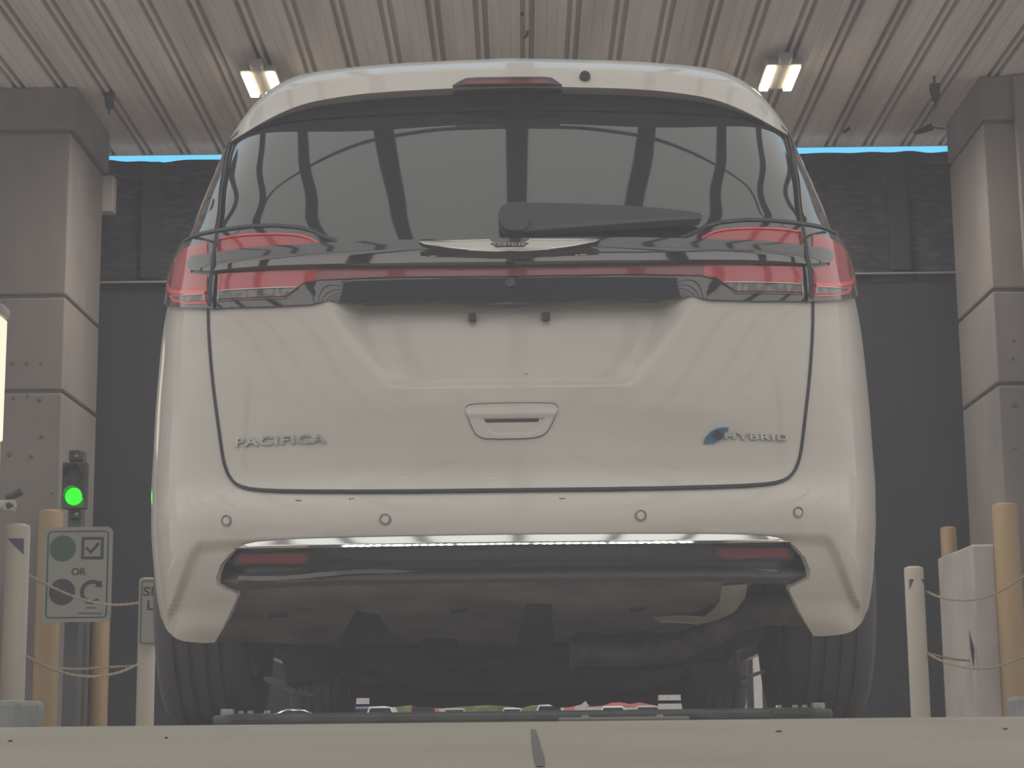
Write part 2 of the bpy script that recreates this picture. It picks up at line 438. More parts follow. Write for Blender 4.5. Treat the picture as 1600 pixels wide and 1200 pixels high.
# --- tailgate
gate_side = [(1268, 462), (1268, 520), (1264, 580), (1258, 640), (1251, 700), (1247, 720), (1240, 738), (1228, 751), (1205, 758), (1150, 762), (1000, 766), (797, 768)]
RB = zc(797, 600)
HWf = pchip(*zip(*sorted((z, s) for s, z in [HS(1066, 480), HS(1040, 520), HS(1012, 560), HS(985, 592)])))
RT = zc(797, 466)
def gateoff(s, z):
    a = np.abs(s); hw = HWf(z)
    mh = sst((hw + .035 - a) / .09)
    d = .034 * sst((z - RB + .004) / .020) + .028 * sst((z - RB) / (RT - RB + .02))
    o = .004 - d * mh * (z > RB - .01)
    return o
tg_px = [(797, 455), (1085, 452), (1120, 458)] + gate_side
tailgate = vpatch('tailgate', half(tg_px), gateoff, paint, step=.012, thick=.012)
tailgate['label'] = 'white tailgate panel with number plate recess'
def ribbon(name, path, w, off, m, parent=None, closed=False):
    """thin strip of width w along a path in (s, z)"""
    pts = resample(path, .012, closed); n = len(pts)
    F = FO(off); A = []; 
    for i in range(n):
        a = pts[(i - 1) % n] if (closed or i) else pts[0]; b = pts[(i + 1) % n] if (closed or i < n - 1) else pts[-1]
        t = Vector((b[0] - a[0], b[1] - a[1])).normalized() if a != b else Vector((1, 0)); nn = Vector((-t.y, t.x)) * w / 2
        A.append((pts[i][0] + nn.x, pts[i][1] + nn.y)); A.append((pts[i][0] - nn.x, pts[i][1] - nn.y))
    A = np.array(A); X = F(A[:, 0], A[:, 1]); mb = MB()
    N_ = NRM(F, A[:, 0], A[:, 1]) * .003
    vs = [tuple(x) for x in X] + [tuple(x) for x in (X - N_)]
    fs = []; m2 = 2 * n
    for i in range(n if closed else n - 1):
        j = (i + 1) % n
        fs += [(2 * i, 2 * j, 2 * j + 1, 2 * i + 1), (2 * i, 2 * i + m2, 2 * j + m2, 2 * j), (2 * i + 1, 2 * j + 1, 2 * j + 1 + m2, 2 * i + 1 + m2)]
    mb.add(vs, fs, False); o = mb.build(name, m)
    if parent is None: vp(o)
    else: sub(o, parent)
    return o
seam_lo = [HS(*p) for p in gate_side]; seam_lo[-1] = (0.0, seam_lo[-1][1])
seam_lo = rnd(seam_lo, False, 1)
seam_lo = seam_lo + [(-s, z) for s, z in reversed(seam_lo[:-1])]
so = ribbon('shut_line', seam_lo, .0075, .0062, seamm)

# handle
hb = [(727, 640), (731, 634), (745, 632), (800, 630.5), (860, 630.5), (870, 633), (871, 641), (862, 664), (853, 678), (842, 684), (820, 686.5), (762, 687), (750, 684), (740, 676)]
def HSx(px, py):
    """any pixel near the middle or either side of the surface"""
    cx = proj((XC, 4.4, CAMZ + (4.4) * math.tan(PITCH + math.atan((600 - py) / FPX))))[0]
    if px >= cx: return HS(px, py)
    z = zc(px + 2 * (cx - px), py + .0217 * (cx - px))
    for _ in range(6):
        # solve the left half by iteration on the mirrored side
        s_ = -(cx - px) * 4.4 / FPX
        for _ in range(4):
            p = F0(np.array([s_]), np.array([z])); qx, qy = projn(p)
            s_ += (px - qx[0]) * p[0, 1] / FPX; z += (qy[0] - py) * p[0, 1] / FPX
    return float(s_), float(z)
hbs = [HSx(*p) for p in hb]
hcx = sum(p[0] for p in hbs) / len(hbs)
hz1 = HSx(800, 655)[1]; hz0 = HSx(800, 677)[1]; hw_t = .066
def handoff(s, z):
    t = (z - hz0) / (hz1 - hz0); hw = .045 + .024 * np.clip(t, 0, 1)
    m = sst((hw - np.abs(s - hcx)) / .014 + .5) * sst((hz1 - z) / .003) * sst((z - hz0 + .004) / .03)
    return gateoff(s, z) + .0025 - .028 * m + .004 * sst((z - hz1) / .01) * sst((hz1 + .03 - z) / .02)
hbz = vpatch('handle_bezel', hbs, handoff, paint, step=.0035, thick=.006)
ribbon('seam', rnd(hbs, True, 1), .0016, lambda s, z: gateoff(s, z) + .0030, seamm, hbz, closed=True)
vpatch('handle_slot_shade', [HSx(*p) for p in [(756, 654.5), (843, 653.5), (841, 660), (760, 661)]], lambda s, z: gateoff(s, z) + .0005, dkplastic, hbz, thick=.004)  # dark patch stands in for shade under the handle overhang
# number plate fixings
for px, py in [(738, 496), (853, 494.5)]:
    s0, z0 = HSx(px, py); p = FO(gateoff)(np.array([s0]), np.array([z0]))[0]
    c = P(px, py, p[1] - .006)
    vp(MB().box(c - Vector((.0095, .007, .0105)), c + Vector((.0095, .007, .0105)), .003).build('plate_fixing', capm))
# parking sensors
for px, py in [(354, 814), (602, 812), (1001, 806), (1247, 801)]:
    s0, z0 = HSx(px, py)
    circ = lambda r: [(s0 + r * math.cos(a * math.pi / 12), z0 + r * math.sin(a * math.pi / 12)) for a in range(24)]
    o = vpatch('parking_sensor', circ(.0088), .002, paint, step=.004, thick=.004)
    ribbon('ring', circ(.0092), .0012, .0015, seamm, o, closed=True)
    ribbon('surround', circ(.0132), .0008, .0012, capm, o, closed=True)

# --- light bar and lamps
lb = [(797, 371), (940, 371), (1065, 372), (1082, 366), (1100, 356), (1125, 349), (1165, 345), (1205, 346), (1250, 351), (1275, 356), (1298, 366), (1312, 377), (1324, 393), (1331, 420), (1334, 450), (1331, 464), (1318, 468), (1265, 471), (1180, 470), (1110, 468), (1092, 464), (1080, 460), (1000, 461), (797, 465)]
_b1, _b2 = zc(797, 432), zc(797, 465)
bar_off = lambda s, z: .012 - .027 * np.clip((_b1 - z) / (_b1 - _b2), 0, 1.1) * sst((.47 - np.abs(s)) / .10)
lightbar = vpatch('light_bar', half(lb, off=.012), bar_off, gloss, step=.014, thick=.03)
lightbar['label'] = 'full width gloss black tail light panel'
camz = HSx(797, 445)
o = vpatch('camera_lens', [(.012 * math.cos(a * math.pi / 8) + camz[0], .012 * math.sin(a * math.pi / 8) + camz[1]) for a in range(16)], .013, dkplastic, lightbar, step=.006, thick=.008)
# centre red strip, runs into the lamps
cs = [(797, 413), (1000, 411.5), (1180, 414), (1180, 432), (1110, 434), (1096, 430), (1000, 428), (797, 431)]
vpatch('centre_light_strip', half(cs, off=.0145), .0145, reddark, lightbar, step=.012, thick=.003)
up_in = [(1096, 372), (1112, 364), (1135, 359), (1180, 357), (1225, 359), (1252, 363), (1254, 386), (1180, 380), (1140, 376), (1102, 374)]
lo_in = [(1100, 415), (1180, 415), (1254, 417), (1255, 443), (1128, 440), (1118, 432), (1100, 430)]
lo_und = [(1128, 441), (1255, 444), (1255, 460), (1150, 458)]
clr_in = [(1129, 441.5), (1253, 444.5), (1254, 457), (1150, 455)]
out_l = [(1270, 366), (1292, 374), (1308, 386), (1319, 402), (1326, 425), (1328, 446), (1323, 449), (1272, 446), (1271, 420), (1288, 415), (1291, 400), (1286, 392), (1270, 388)]
out_und = [(1273, 446), (1323, 449), (1318, 458), (1296, 463), (1273, 463)]
clr_out = [(1276, 448.5), (1317, 453), (1297, 459.5), (1275, 459.5)]
line_up = [(1096, 372), (1112, 363), (1135, 358), (1180, 356), (1225, 358), (1250, 362)]
line_lo = [(1275, 446), (1300, 446), (1320, 442), (1325, 434)]
for sg in (1, -1):
    g = vpatch('tail_lamp', side(lo_in, sg, off=.015), .0148, redlens, lightbar, step=.012, thick=.004)
    vpatch('tail_lamp', side(up_in, sg, off=.015), .0148, redlens, lightbar, step=.012, thick=.004)
    vpatch('reversing_lamp', side(clr_in, sg, off=.015), .0165, clearlens, lightbar, step=.01, thick=.003)
    vpatch('lamp_edge', side(lo_und, sg, off=.015), .0140, reddark, lightbar, step=.012, thick=.002)
    ol = vpatch('tail_lamp', side(out_l, sg, off=.015), .0148, redlens, lightbar, step=.01, thick=.004)
    ol['label'] = 'red outer tail lamp wrapping onto the body corner'
    vpatch('lamp_edge', side(out_und, sg, off=.015), .0140, redbright, lightbar, step=.01, thick=.002)
    vpatch('reversing_lamp', side(clr_out, sg, off=.015), .0165, clearlens, lightbar, step=.008, thick=.003)
    for L_, wd, mm in ((line_up, .004, redbright), (line_lo, .010, redbright), ([(1130, 441), (1253, 444), (1254, 457)], .0022, silver), ([(1275, 459), (1276, 448.5), (1316, 452)], .0022, silver)):
        q = [HO(*p, .017) for p in L_]; q = rnd(q, False, 1) if len(q) > 3 else q
        ribbon('light_line', [(s * sg, z) for s, z in q], wd, .0185, mm, lightbar)
# blade that crosses the lamps
zt_, zb_ = HO(797, 373, .02)[1], HO(797, 409, .033)[1]
zmid_ = HO(797, 392, .020)[1]
fof = lambda x, y: (.025 if x < 1150 else .021) if y < 395 else (.033 if x < 1150 else .021)
def finoff(s, z):
    t = (zt_ - z) / (zt_ - zb_)
    a = np.abs(s)
    f = sst((.88 - a) / .3); tm = (zt_ - zmid_) / (zt_ - zb_)
    return .020 + f * (.006 - .006 * np.clip(t / tm, 0, 1) + .013 * np.clip((t - tm) / (1 - tm), 0, 1.05))
fin = [(797, 372), (1000, 371), (1120, 374), (1200, 378), (1262, 385), (1284, 388), (1291, 394), (1292, 403), (1287, 410), (1262, 413), (1180, 409), (1000, 406), (797, 409)]
finb = [(797, 392), (1000, 390), (1120, 389), (1200, 391), (1262, 393), (1284, 394), (1289, 398), (1289, 406), (1284, 411), (1262, 414), (1180, 410.5), (1000, 407.5), (797, 411)]
fo = vpatch('blade', half(fin, off=fof), finoff, gloss, lightbar, step=.012, thick=.022)
fo['label'] = 'gloss black blade across the lamps'
ribbon('trim', half([(797, 391), (1000, 389.5), (1120, 387), (1180, 388), (797, 391.5)], off=.035)[:4], .004, lambda s, z: finoff(s, z) + .001, dkplastic, lightbar)
# winged badge
emb = [(797, 378.5), (820, 378.5), (828, 373.5), (938, 374), (930, 378), (900, 383), (860, 389), (815, 392.5), (797, 391.5)]
eo = vpatch('badge', half(emb, off=.036), lambda s, z: finoff(s, z) + .012, silver, lightbar, step=.008, thick=.014)
eo['label'] = 'silver winged badge'
EOFF = lambda s, z: finoff(s, z) + .0145
vpatch('badge_plate', half([(797, 379.5), (826, 379.5), (818, 384.5), (797, 384.5)], off=.036), EOFF, dkplastic, lightbar, step=.006, thick=.003)
ribbon('badge_rim', [HO(*p, .036) for p in [(827, 374.5), (936, 375), (930, 377.5), (900, 382.5), (860, 388)]], .0014, EOFF, chrome, lightbar)
ribbon('badge_rim', [(-s, z) for s, z in [HO(*p, .036) for p in [(827, 374.5), (936, 375), (930, 377.5), (900, 382.5), (860, 388)]]], .0014, EOFF, chrome, lightbar)

# --- lettering wrapped on the surface
def lettering(name, text, s0, s1, z0, z1, off, m, parent, ext=.0025, bold=.02, shear=0.0, space=1.0):
    cu = bpy.data.curves.new(name, 'FONT'); cu.body = text; cu.size = 1; cu.extrude = .5; cu.offset = bold; cu.resolution_u = 3; cu.shear = shear; cu.space_character = space
    t = bpy.data.objects.new('tmp', cu); COL.objects.link(t)
    bpy.context.view_layer.update()
    me = bpy.data.meshes.new_from_object(t.evaluated_get(bpy.context.evaluated_depsgraph_get()))
    bpy.data.objects.remove(t)
    V = np.array([tuple(v.co) for v in me.vertices]); lo = V.min(0); hi = V.max(0)
    U = (V - lo) / np.maximum(hi - lo, 1e-6); s = s0 + U[:, 0] * (s1 - s0); z = z0 + U[:, 1] * (z1 - z0)
    B0 = FO(off)(s, z); B1 = FO(lambda a, b: (off(a, b) if callable(off) else off) + ext)(s, z)
    X = B0 * (1 - U[:, 2:3]) + B1 * U[:, 2:3]
    for v, x in zip(me.vertices, X): v.co = x
    o = link(name, me, m)
    if parent is None: vp(o)
    else: sub(o, parent)
    return o
def boxsz(x0, y0, x1, y1):
    a = HSx(x0, y1); b = HSx(x1, y0); return a[0], b[0], (HSx(x0, y1)[1] + HSx(x1, y1)[1]) / 2, (HSx(x0, y0)[1] + HSx(x1, y0)[1]) / 2
gof = lambda s, z: gateoff(s, z) + .001
lettering('lettering', 'PACIFICA', *boxsz(370, 682.5, 511, 696.5), gof, silver, None, ext=.005, bold=.025, space=1.12)
lettering('lettering', 'HYBRID', *boxsz(1131, 678.5, 1229, 688.5), gof, silver, None, ext=.005, bold=.035, space=1.15)
leaf = [(1098, 694), (1101, 685), (1109, 676), (1118, 671), (1127, 669), (1137, 669), (1136, 674), (1131, 682), (1124, 689), (1115, 693), (1106, 694)]
lf = vpatch('leaf_badge', [HSx(*p) for p in leaf], lambda s, z: gateoff(s, z) + .005, leafblue, step=.006, thick=.004)
lf['label'] = 'blue leaf shaped badge'
a_, b_, c_, d_ = boxsz(1112, 674, 1127, 688)
lettering('letter', 'e', a_, b_, c_, d_, lambda s, z: gateoff(s, z) + .0055, capm, lf, ext=.002, bold=.02)
a_, b_ = -.0385, .0385; c_, d_ = HO(797, 384, .036)[1], HO(797, 380.4, .036)[1]
lettering('badge_lettering', 'CHRYSLER', a_, b_, c_, d_, EOFF, silver, lightbar, ext=.001, bold=.0, space=1.2)

# chips and scratches
for px, py, L_, m_ in [(462, 782, 9, capm), (545, 779.5, 4, capm), (551, 779, 3, capm), (874, 779, 9, capm), (819, 578, 7, crack0), (623, 748, 14, chrome0), (760, 749, 12, chrome0)]:
    ribbon('paint_chip', [HSx(px, py), HSx(px + L_, py)], .0016, (lambda s, z: gateoff(s, z) + .0004) if py < 765 else .0006, m_)
for px, py, L_ in [(660, 414.5, 6), (672, 413.5, 12), (898, 412, 5), (906, 411, 10)]:
    s0_, z0_ = HSx(px, py)
    ribbon('scratch', [(s0_, z0_ + .008), (s0_ + L_ * .0015, z0_ + .0082)], .0016, lambda s, z: finoff(s, z) + .0006, chrome0, fo)
# --- rear window
winp = [(797, 150), (1060, 155), (1180, 180), (1228, 209), (1240, 260), (1248, 310), (1254, 362), (1200, 378), (1060, 385), (797, 390)]
win = vpatch('rear_window', half(winp), -.004, glass, step=.016, thick=.005)
win['label'] = 'dark tinted rear window'
frp = [(797, 118), (1000, 122), (1110, 138), (1180, 165), (1229, 206), (1229, 211), (1205, 196), (1185, 189.5), (1155, 182.5), (1100, 178), (1035, 175), (960, 173), (797, 171.5)]
vpatch('frit_reflection_band', half(frp), .002, frit_refl, win, step=.014, thick=.004)  # dark frit; the spoiler's reflection is put into its colour too
upseam = [HS(*p) for p in [(1229, 210), (1239, 258), (1247, 310), (1254, 356)]]
midseam = [HO(*p, .024) for p in [(1254, 352), (1257, 368), (1260, 386), (1262, 402), (1265, 420), (1267, 445), (1268, 468)]]
for sg in (1, -1):
    ribbon('shut_line', [(s * sg, z) for s, z in upseam], .008, .004, seamm)
    ribbon('shut_line', [(s * sg, z) for s, z in midseam], .009, .0245, seamm)
    cap = [HO(*p, .012) for p in [(1065, 371), (1082, 365), (1100, 355), (1125, 347.5), (1165, 343.5), (1205, 344.5), (1250, 349.5), (1275, 355), (1300, 367)]]
    ribbon('lamp_gasket', [(s * sg, z) for s, z in cap], .0075, .016, dkplastic)
qg = [(1232, 213), (1238, 224), (1248, 252), (1267, 296), (1284, 334), (1298, 366), (1276, 358), (1257, 355), (1249, 308), (1242, 260)]
for sg in (1, -1):
    o = vpatch('quarter_glass', side(qg, sg), .006, glass, step=.012, thick=.004)
# --- greenhouse shell and roof
secp = [(1300, 371), (1285, 320), (1267, 282), (1247, 237), (1230, 202), (1215, 180), (1200, 160), (1172, 132), (1142, 116), (1110, 106), (1040, 99), (960, 94), (870, 92), (797, 91)]
def rs_fn(pts, n):
    L = [0]
    for a, b in zip(pts, pts[1:]): L.append(L[-1] + (Vector(b) - Vector(a)).length)
    out = []
    for k in range(n):
        d = L[-1] * k / (n - 1); i = min(max(np.searchsorted(L, d) - 1, 0), len(pts) - 2)
        t = (d - L[i]) / (L[i + 1] - L[i]); out.append(Vector(pts[i]).lerp(Vector(pts[i + 1]), t))
    return out
def loft(name, rows, m, smooth=True):
    """rows of right-half points ending on the centre plane, mirrored"""
    mb = MB(); full = []
    for r in rows: full.append([tuple(p) for p in r] + [(2 * XC - p[0], p[1], p[2]) for p in reversed(r[:-1])])
    n = len(full[0]); vs = [p for r in full for p in r]; fs = []
    for i in range(len(full) - 1):
        for k in range(n - 1): fs.append((i * n + k, i * n + k + 1, (i + 1) * n + k + 1, (i + 1) * n + k))
    mb.add(vs, fs, smooth); return vp(mb.build(name, m))
NR = 60
def up(pts, Yf, n=NR):
    q = []
    for p in rnd([tuple(p) for p in pts], False, 2):
        Y = 4.9
        for _ in range(6): v = P(p[0], p[1], Y); Y = Yf(abs(v.x - XC))
        q.append(P(p[0], p[1], Y))
    q[-1].x = XC
    return rs_fn(q, n)
sec = up(secp, lambda u: 5.02)
seamrow = [Vector(F0(np.array([s]), np.array([z]))[0]) for s, z in [HS(1258, 368), HS(1254, 350), HS(1247, 305), HS(1239, 255), HS(1230, 210)]]
secA = sec; secB = [Vector((XC + (p.x - XC) * .99, 7.4, p.z)) for p in sec]
secC = [Vector((XC + (p.x - XC) * 1.02, 8.3, 1.0 + (p.z - 1.0) * .25)) for p in sec]
secD = [Vector((XC + (p.x - XC) * .95, 9.2, .80 + (p.z - 1.0) * .12)) for p in sec]
loft('roof_shell', [secA, secB], paint)
o = loft('windscreen', [secB, secC], glass)
loft('bonnet', [secC, secD], paint)
# rear pillar strip between the seam and the roof shell, one per side
for sg in (1, -1):
    a = rs_fn(seamrow, 12); k = 0
    zs_ = [v.z for v in a]; b = []
    for v in a:
        c = min(sec, key=lambda p: abs(p.z - v.z)); b.append(Vector((c.x, c.y, v.z)))
    mid = [Vector(F0(np.array([HS(1258, 368)[0] * 0 + .5 * (S_SIDE * .0) + float(np.interp(.88, _xf, _ss))]), np.array([v.z]))[0]) for v in a]
    rows = [a, mid, b]
    if sg < 0: rows = [[Vector((2 * XC - p.x, p.y, p.z)) for p in r] for r in rows]
    mb = MB(); vs = [tuple(p) for r in rows for p in r]; n = 12
    mb.add(vs, [(i * n + k, i * n + k + 1, (i + 1) * n + k + 1, (i + 1) * n + k) for i in range(2) for k in range(n - 1)], True)
    vp(mb.build('rear_pillar', paint))
# --- spoiler
spL = [(1231, 211), (1190, 187), (1150, 167), (1110, 153), (1060, 145), (1000, 139), (878, 135.5), (797, 136)]
spC = [(1231, 208), (1212, 180), (1184, 151), (1142, 129), (1085, 116), (1000, 109), (878, 105.5), (797, 105.5)]
spT = [(1231, 204), (1200, 160), (1172, 132), (1142, 116), (1110, 106), (1040, 99), (960, 94), (797, 91)]
cv = lambda Y0: (lambda u: Y0 + .22 * min(u / .74, 1.02) ** 4)
rI = [p + Vector((0, .11, .012)) for p in up(spL, cv(4.60))]
rL = up(spL, cv(4.60)); rC = up(spC, cv(4.645)); rT = up(spT, cv(4.90))
rCa = [a.lerp(b, .12) for a, b in zip(rC, rL)]; rLa = [a.lerp(b, .12) for a, b in zip(rL, rC)]
rCb = [a.lerp(b, .15) for a, b in zip(rC, rT)]
rM = [a.lerp(b, .6) + Vector((0, 0, .006)) for a, b in zip(rC, rT)]
rF = [Vector((p.x, 5.3, p.z - .002)) for p in rT]
spo = loft('spoiler', [rI, rL, rLa, rCa, rC, rM, rT, rF], paint)
spo['label'] = 'white roof spoiler'
bp = [P(x, y, 4.59) for x, y in [(707, 134), (716, 128), (728, 122.5), (745, 121), (850, 120), (862, 121.5), (870, 127), (878, 132.5)]]
hs = MB().prism([(p.x, p.z) for p in bp], 4.588, 4.66).build('brake_light', brakem); sub(hs, spo)
bp2 = [P(x, y, 4.582) for x, y in [(724, 131), (730, 126), (850, 124.5), (862, 130)]]
sub(MB().prism([(p.x, p.z) for p in bp2], 4.582, 4.59).build('brake_lens', reddark), hs)
c = P(914, 118.5, 4.615)
sub(MB().lathe([(0, -.004), (.012, -.004), (.014, .0), (.014, .02)], c, 'y', 20).build('washer_nozzle', leafblue if False else capm), spo)
# --- wiper
wa = [(779, 340), (780, 330), (786, 322), (797, 317), (830, 315.5), (900, 317), (1000, 322), (1080, 330.5), (1089, 334), (1086, 340), (1000, 345.5), (900, 352), (835, 358), (800, 360), (786, 355)]
WZ = HSx(797, 340)[1] - HO(797, 340, .045)[1]
HW = lambda px, py: (HSx(px, py)[0], HSx(px, py)[1] - WZ)
wip = vpatch('wiper', rnd([HW(*p) for p in wa], True, 1), .040, dkplastic, step=.01, thick=.03)
vpatch('wiper_pivot', rnd([HW(*p) for p in [(779, 340), (780, 330), (786, 322), (797, 317), (826, 316), (828, 340), (822, 358), (800, 360), (786, 355)]], True, 1), .046, dkplastic, wip, step=.01, thick=.04)
vpatch('wiper_blade', [HW(*p) for p in [(835, 352), (1000, 341), (1086, 337), (1086, 341), (1000, 346), (835, 358)]], .043, rubber, wip, step=.01, thick=.03)
c = FO(.042)(*[np.array([v]) for v in HW(1088, 335)])[0]
sub(MB().lathe([(0, -.004), (.004, -.003), (.004, .004), (0, .005)], c, 'x', 10).build('wiper_tip', alloy), wip)

# --- lower valance, chrome strip, reflectors
vz = [(850, -.045), (885, -.052), (893, -.046), (898, -.012), (905, -.006), (913, -.02), (925, -.03)]
VO = pchip(*zip(*sorted((zc(797, y), o) for y, o in vz)))
val = [(797, 845), (1115, 843), (1200, 843), (1240, 850), (1251, 858), (1266, 874), (1274, 895), (1272, 908), (1256, 917), (1232, 918), (1167, 912), (1092, 913), (984, 913), (866, 914), (797, 915)]
valance = vpatch('valance', half(val), lambda s, z: VO(z) + .012 * sst((np.abs(s) - .45) / .1) - .034 * sst((np.abs(s) - .63) / .1), dkplastic, step=.009, thick=.01)
valance['label'] = 'black lower bumper valance'
cz = lambda pts: pchip(*zip(*sorted(HS(*p) for p in pts)))
ctop = cz([(797, 835.5), (940, 834.5), (1115, 834.5), (1197, 837.5), (1238, 846)]); cbot = cz([(797, 850.5), (940, 849.5), (1115, 848.5), (1190, 847.5), (1238, 847.5)])
def choff(s, z):
    a = np.abs(s); zt = ctop(a); zb = cbot(a); t = np.clip((zt - z) / np.maximum(zt - zb, .002), 0, 1)
    return .001 + .009 * t - np.where(t < .70, 0, np.where(t < .76, .0195 * (t - .70) ** 2 / .12, .0195 * (t - .73)))
# the strip is a moulding: flat face tilted up to the canopy, narrow flange tilted down to the ground
SN = np.linspace(-1, 1, 241); SN = np.sign(SN) * np.abs(SN) ** .9 * HS(1237, 846.5)[0]; TN = [0, .04, .2, .4, .6, .70, .715, .73, .745, .76, .85, .93, 1.0]
zt_a = ctop(np.abs(SN)); zb_a = cbot(np.abs(SN)); SS = np.tile(SN, (len(TN), 1)); ZZ = np.array([zt_a - (zt_a - zb_a) * t for t in TN])
FC = FO(choff); XX = FC(SS.ravel(), ZZ.ravel()); NN = NRM(FC, SS.ravel(), np.clip(ZZ, zb_a + .0003, zt_a - .0003).ravel(), .0003)
nS = len(SN); vsc = [tuple(x) for x in XX]; vsc += [(x[0], x[1] + .012, x[2]) for x in vsc[(len(TN) - 1) * nS:]]; NVc = [tuple(n) for n in NN] + [(0, 0, -1)] * nS
fsc = [(j_ * nS + i_, (j_ + 1) * nS + i_, (j_ + 1) * nS + i_ + 1, j_ * nS + i_ + 1) for j_ in range(len(TN)) for i_ in range(nS - 1)]
me = bpy.data.meshes.new('chrome_strip'); me.from_pydata(vsc, [], fsc); me.update(); me.polygons.foreach_set('use_smooth', [True] * len(fsc))
me.normals_split_custom_set_from_vertices(NVc); ch = vp(link('chrome_strip', me, chrome))
for sg in (1, -1):
    rp = side([(1118, 854), (1238, 855), (1250, 862), (1252, 877), (1135, 879), (1122, 868)], sg)
    o = vpatch('reflector_bezel', rp, lambda s, z: VO(z) + .016, dkplastic, step=.01, thick=.01)
    vpatch('reflector', side([(1127, 857.5), (1237, 857.5), (1245, 873), (1137, 875.5), (1129, 866)], sg), lambda s, z: VO(z) + .018, reddark, o, step=.01, thick=.006)

# --- underside
TY0, TZ0, TY1, TZ1 = 4.42, None, 5.0, None
TZ0 = P(797, 911, TY0).z; TZ1 = P(797, 1006, TY1).z
def trayhit(px, py):
    d = ray(px, py); k = (TZ1 - TZ0) / (TY1 - TY0)
    # CAMZ + d.z t = TZ0 + k (d.y t - TY0)
    t = (TZ0 - k * TY0 - CAMZ) / (d.z - k * d.y); return d.x * t, d.y * t
def FT(off=0.0):
    k = (TZ1 - TZ0) / (TY1 - TY0)
    def F(x, y):
        x = np.asarray(x, float); y = np.asarray(y, float)
        return np.stack([x, y, TZ0 + k * (y - TY0) - off + .006 * np.sin(x * 14) * np.sin(y * 9)], -1)
    return F
def tpatch(name, px, off, m, parent=None, **k):
    o = patch(name, [trayhit(*p) for p in px], (lambda F: (lambda a, b: F(a, b)))(FT(off)), m, None, **k)
    if parent is None: vp(o)
    else: sub(o, parent)
    return o
tray = tpatch('undertray', [(336, 1005), (352, 960), (372, 905), (500, 900), (1215, 900), (1150, 925), (1110, 945), (1060, 972), (1010, 985), (955, 992), (905, 988), (890, 998), (870, 1003), (800, 1008), (720, 1006), (640, 1008), (612, 991), (592, 957), (556, 952), (545, 975), (530, 1003)], 0, underm, step=.02, thick=-.01)
for sl in [[(419, 960), (450, 959), (450, 965), (420, 966)], [(704, 952), (734, 951), (735, 958), (704, 959)], [(984, 950), (1010, 949), (1010, 955), (983, 956)], [(822, 942), (862, 941), (866, 1002), (808, 1003), (814, 970)], [(665, 995), (715, 995), (718, 1004), (655, 1004)]]:
    tpatch('tray_slot', sl, .004, steeld, tray, step=.02, thick=.0)
def tubepx(name, pts, m, parent=None, **k):
    """pts (px, py, Y, radius px)"""
    o = MB().tube([P(x, y, Y) for x, y, Y, r in pts], [r * Y / FPX for x, y, Y, r in pts], 20, **k).build(name, m)
    if parent is None: vp(o)
    else: sub(o, parent)
    return o
ex = tubepx('exhaust', [(892, 1021, 4.88, 17), (900, 1021, 4.88, 19), (1000, 1020, 4.88, 20), (1050, 1014, 4.9, 20), (1090, 1000, 4.92, 21), (1125, 978, 4.92, 23), (1160, 957, 4.9, 26), (1200, 948, 4.85, 29), (1250, 948, 4.8, 30), (1262, 948, 4.8, 22)], pipem)
tubepx('exhaust_rim', [(890, 1022, 4.88, 20), (894, 1022, 4.88, 21.5), (898, 1022, 4.88, 20)], pipem, ex)
def prismpx(name, px, Y, dy, m, parent=None):
    pp = [P(x, y, Y) for x, y in px]
    o = MB().prism([(p.x, p.z) for p in pp], Y, Y + dy).build(name, m)
    if parent is None: vp(o)
    else: sub(o, parent)
    return o
tpatch('heat_shield', [(1128, 911), (1168, 910), (1164, 928), (1146, 948), (1122, 960), (1085, 972), (1110, 950), (1124, 934)], .008, foil, step=.015, thick=.002)
tpatch('bracket_plate', [(1022, 962), (1060, 958), (1104, 957), (1088, 968), (1030, 968)], .010, foil, step=.02, thick=.002)
tubepx('resonator', [(1010, 980, 4.95, 8), (1040, 983, 4.95, 15), (1075, 980, 4.95, 15), (1100, 970, 4.95, 8)], underm)
# dark chassis
ch_ = MB()
ch_.box((XC - .70, 4.62, .40), (XC + .70, 5.1, .62))
ch_.box((XC - .66, 5.02, .21), (XC + .66, 8.7, .60))
ch_.box((XC - .60, 5.25, .165), (XC + .60, 5.55, .3), .02)
ch_.box((XC - .45, 5.7, .155), (XC + .45, 8.4, .3), .02)
ch_.box((XC - .92, 8.75, .3), (XC + .92, 9.15, .8), .05)
vp(ch_.build('chassis', steeld))
for sg in (1, -1):
    vp(MB().box((XC + sg * .60 - .06, 5.9, .18), (XC + sg * .60 + .06, 8.0, .34), .02).build('sill', steeld))
for L_ in ([(640, 1012), (700, 1050), (620, 1060), (560, 1020)], [(440, 1030), (500, 1020), (520, 1060), (450, 1068)], [(1080, 1045), (1150, 1040), (1160, 1075), (1090, 1080)], [(760, 1030), (900, 1035), (900, 1075), (770, 1080)], [(960, 1050), (1050, 1048), (1040, 1072), (970, 1078)]):
    prismpx('subframe_member', L_, 5.1, .3, steeld)
a1 = prismpx('suspension_arm', [(412, 1057), (430, 1058), (492, 1086), (480, 1088), (440, 1078), (414, 1064)], 5.2, .05, alloy)
tubepx('ball_joint', [(445, 1074, 5.19, 9), (462, 1082, 5.19, 8)], alloy, a1)
a2 = prismpx('suspension_arm', [(1195, 1046), (1196, 1051), (1165, 1062), (1132, 1077), (1110, 1080), (1120, 1074), (1165, 1056)], 5.2, .05, alloy)
tubepx('ball_joint', [(1150, 1068, 5.19, 9), (1166, 1064, 5.19, 8)], alloy, a2)
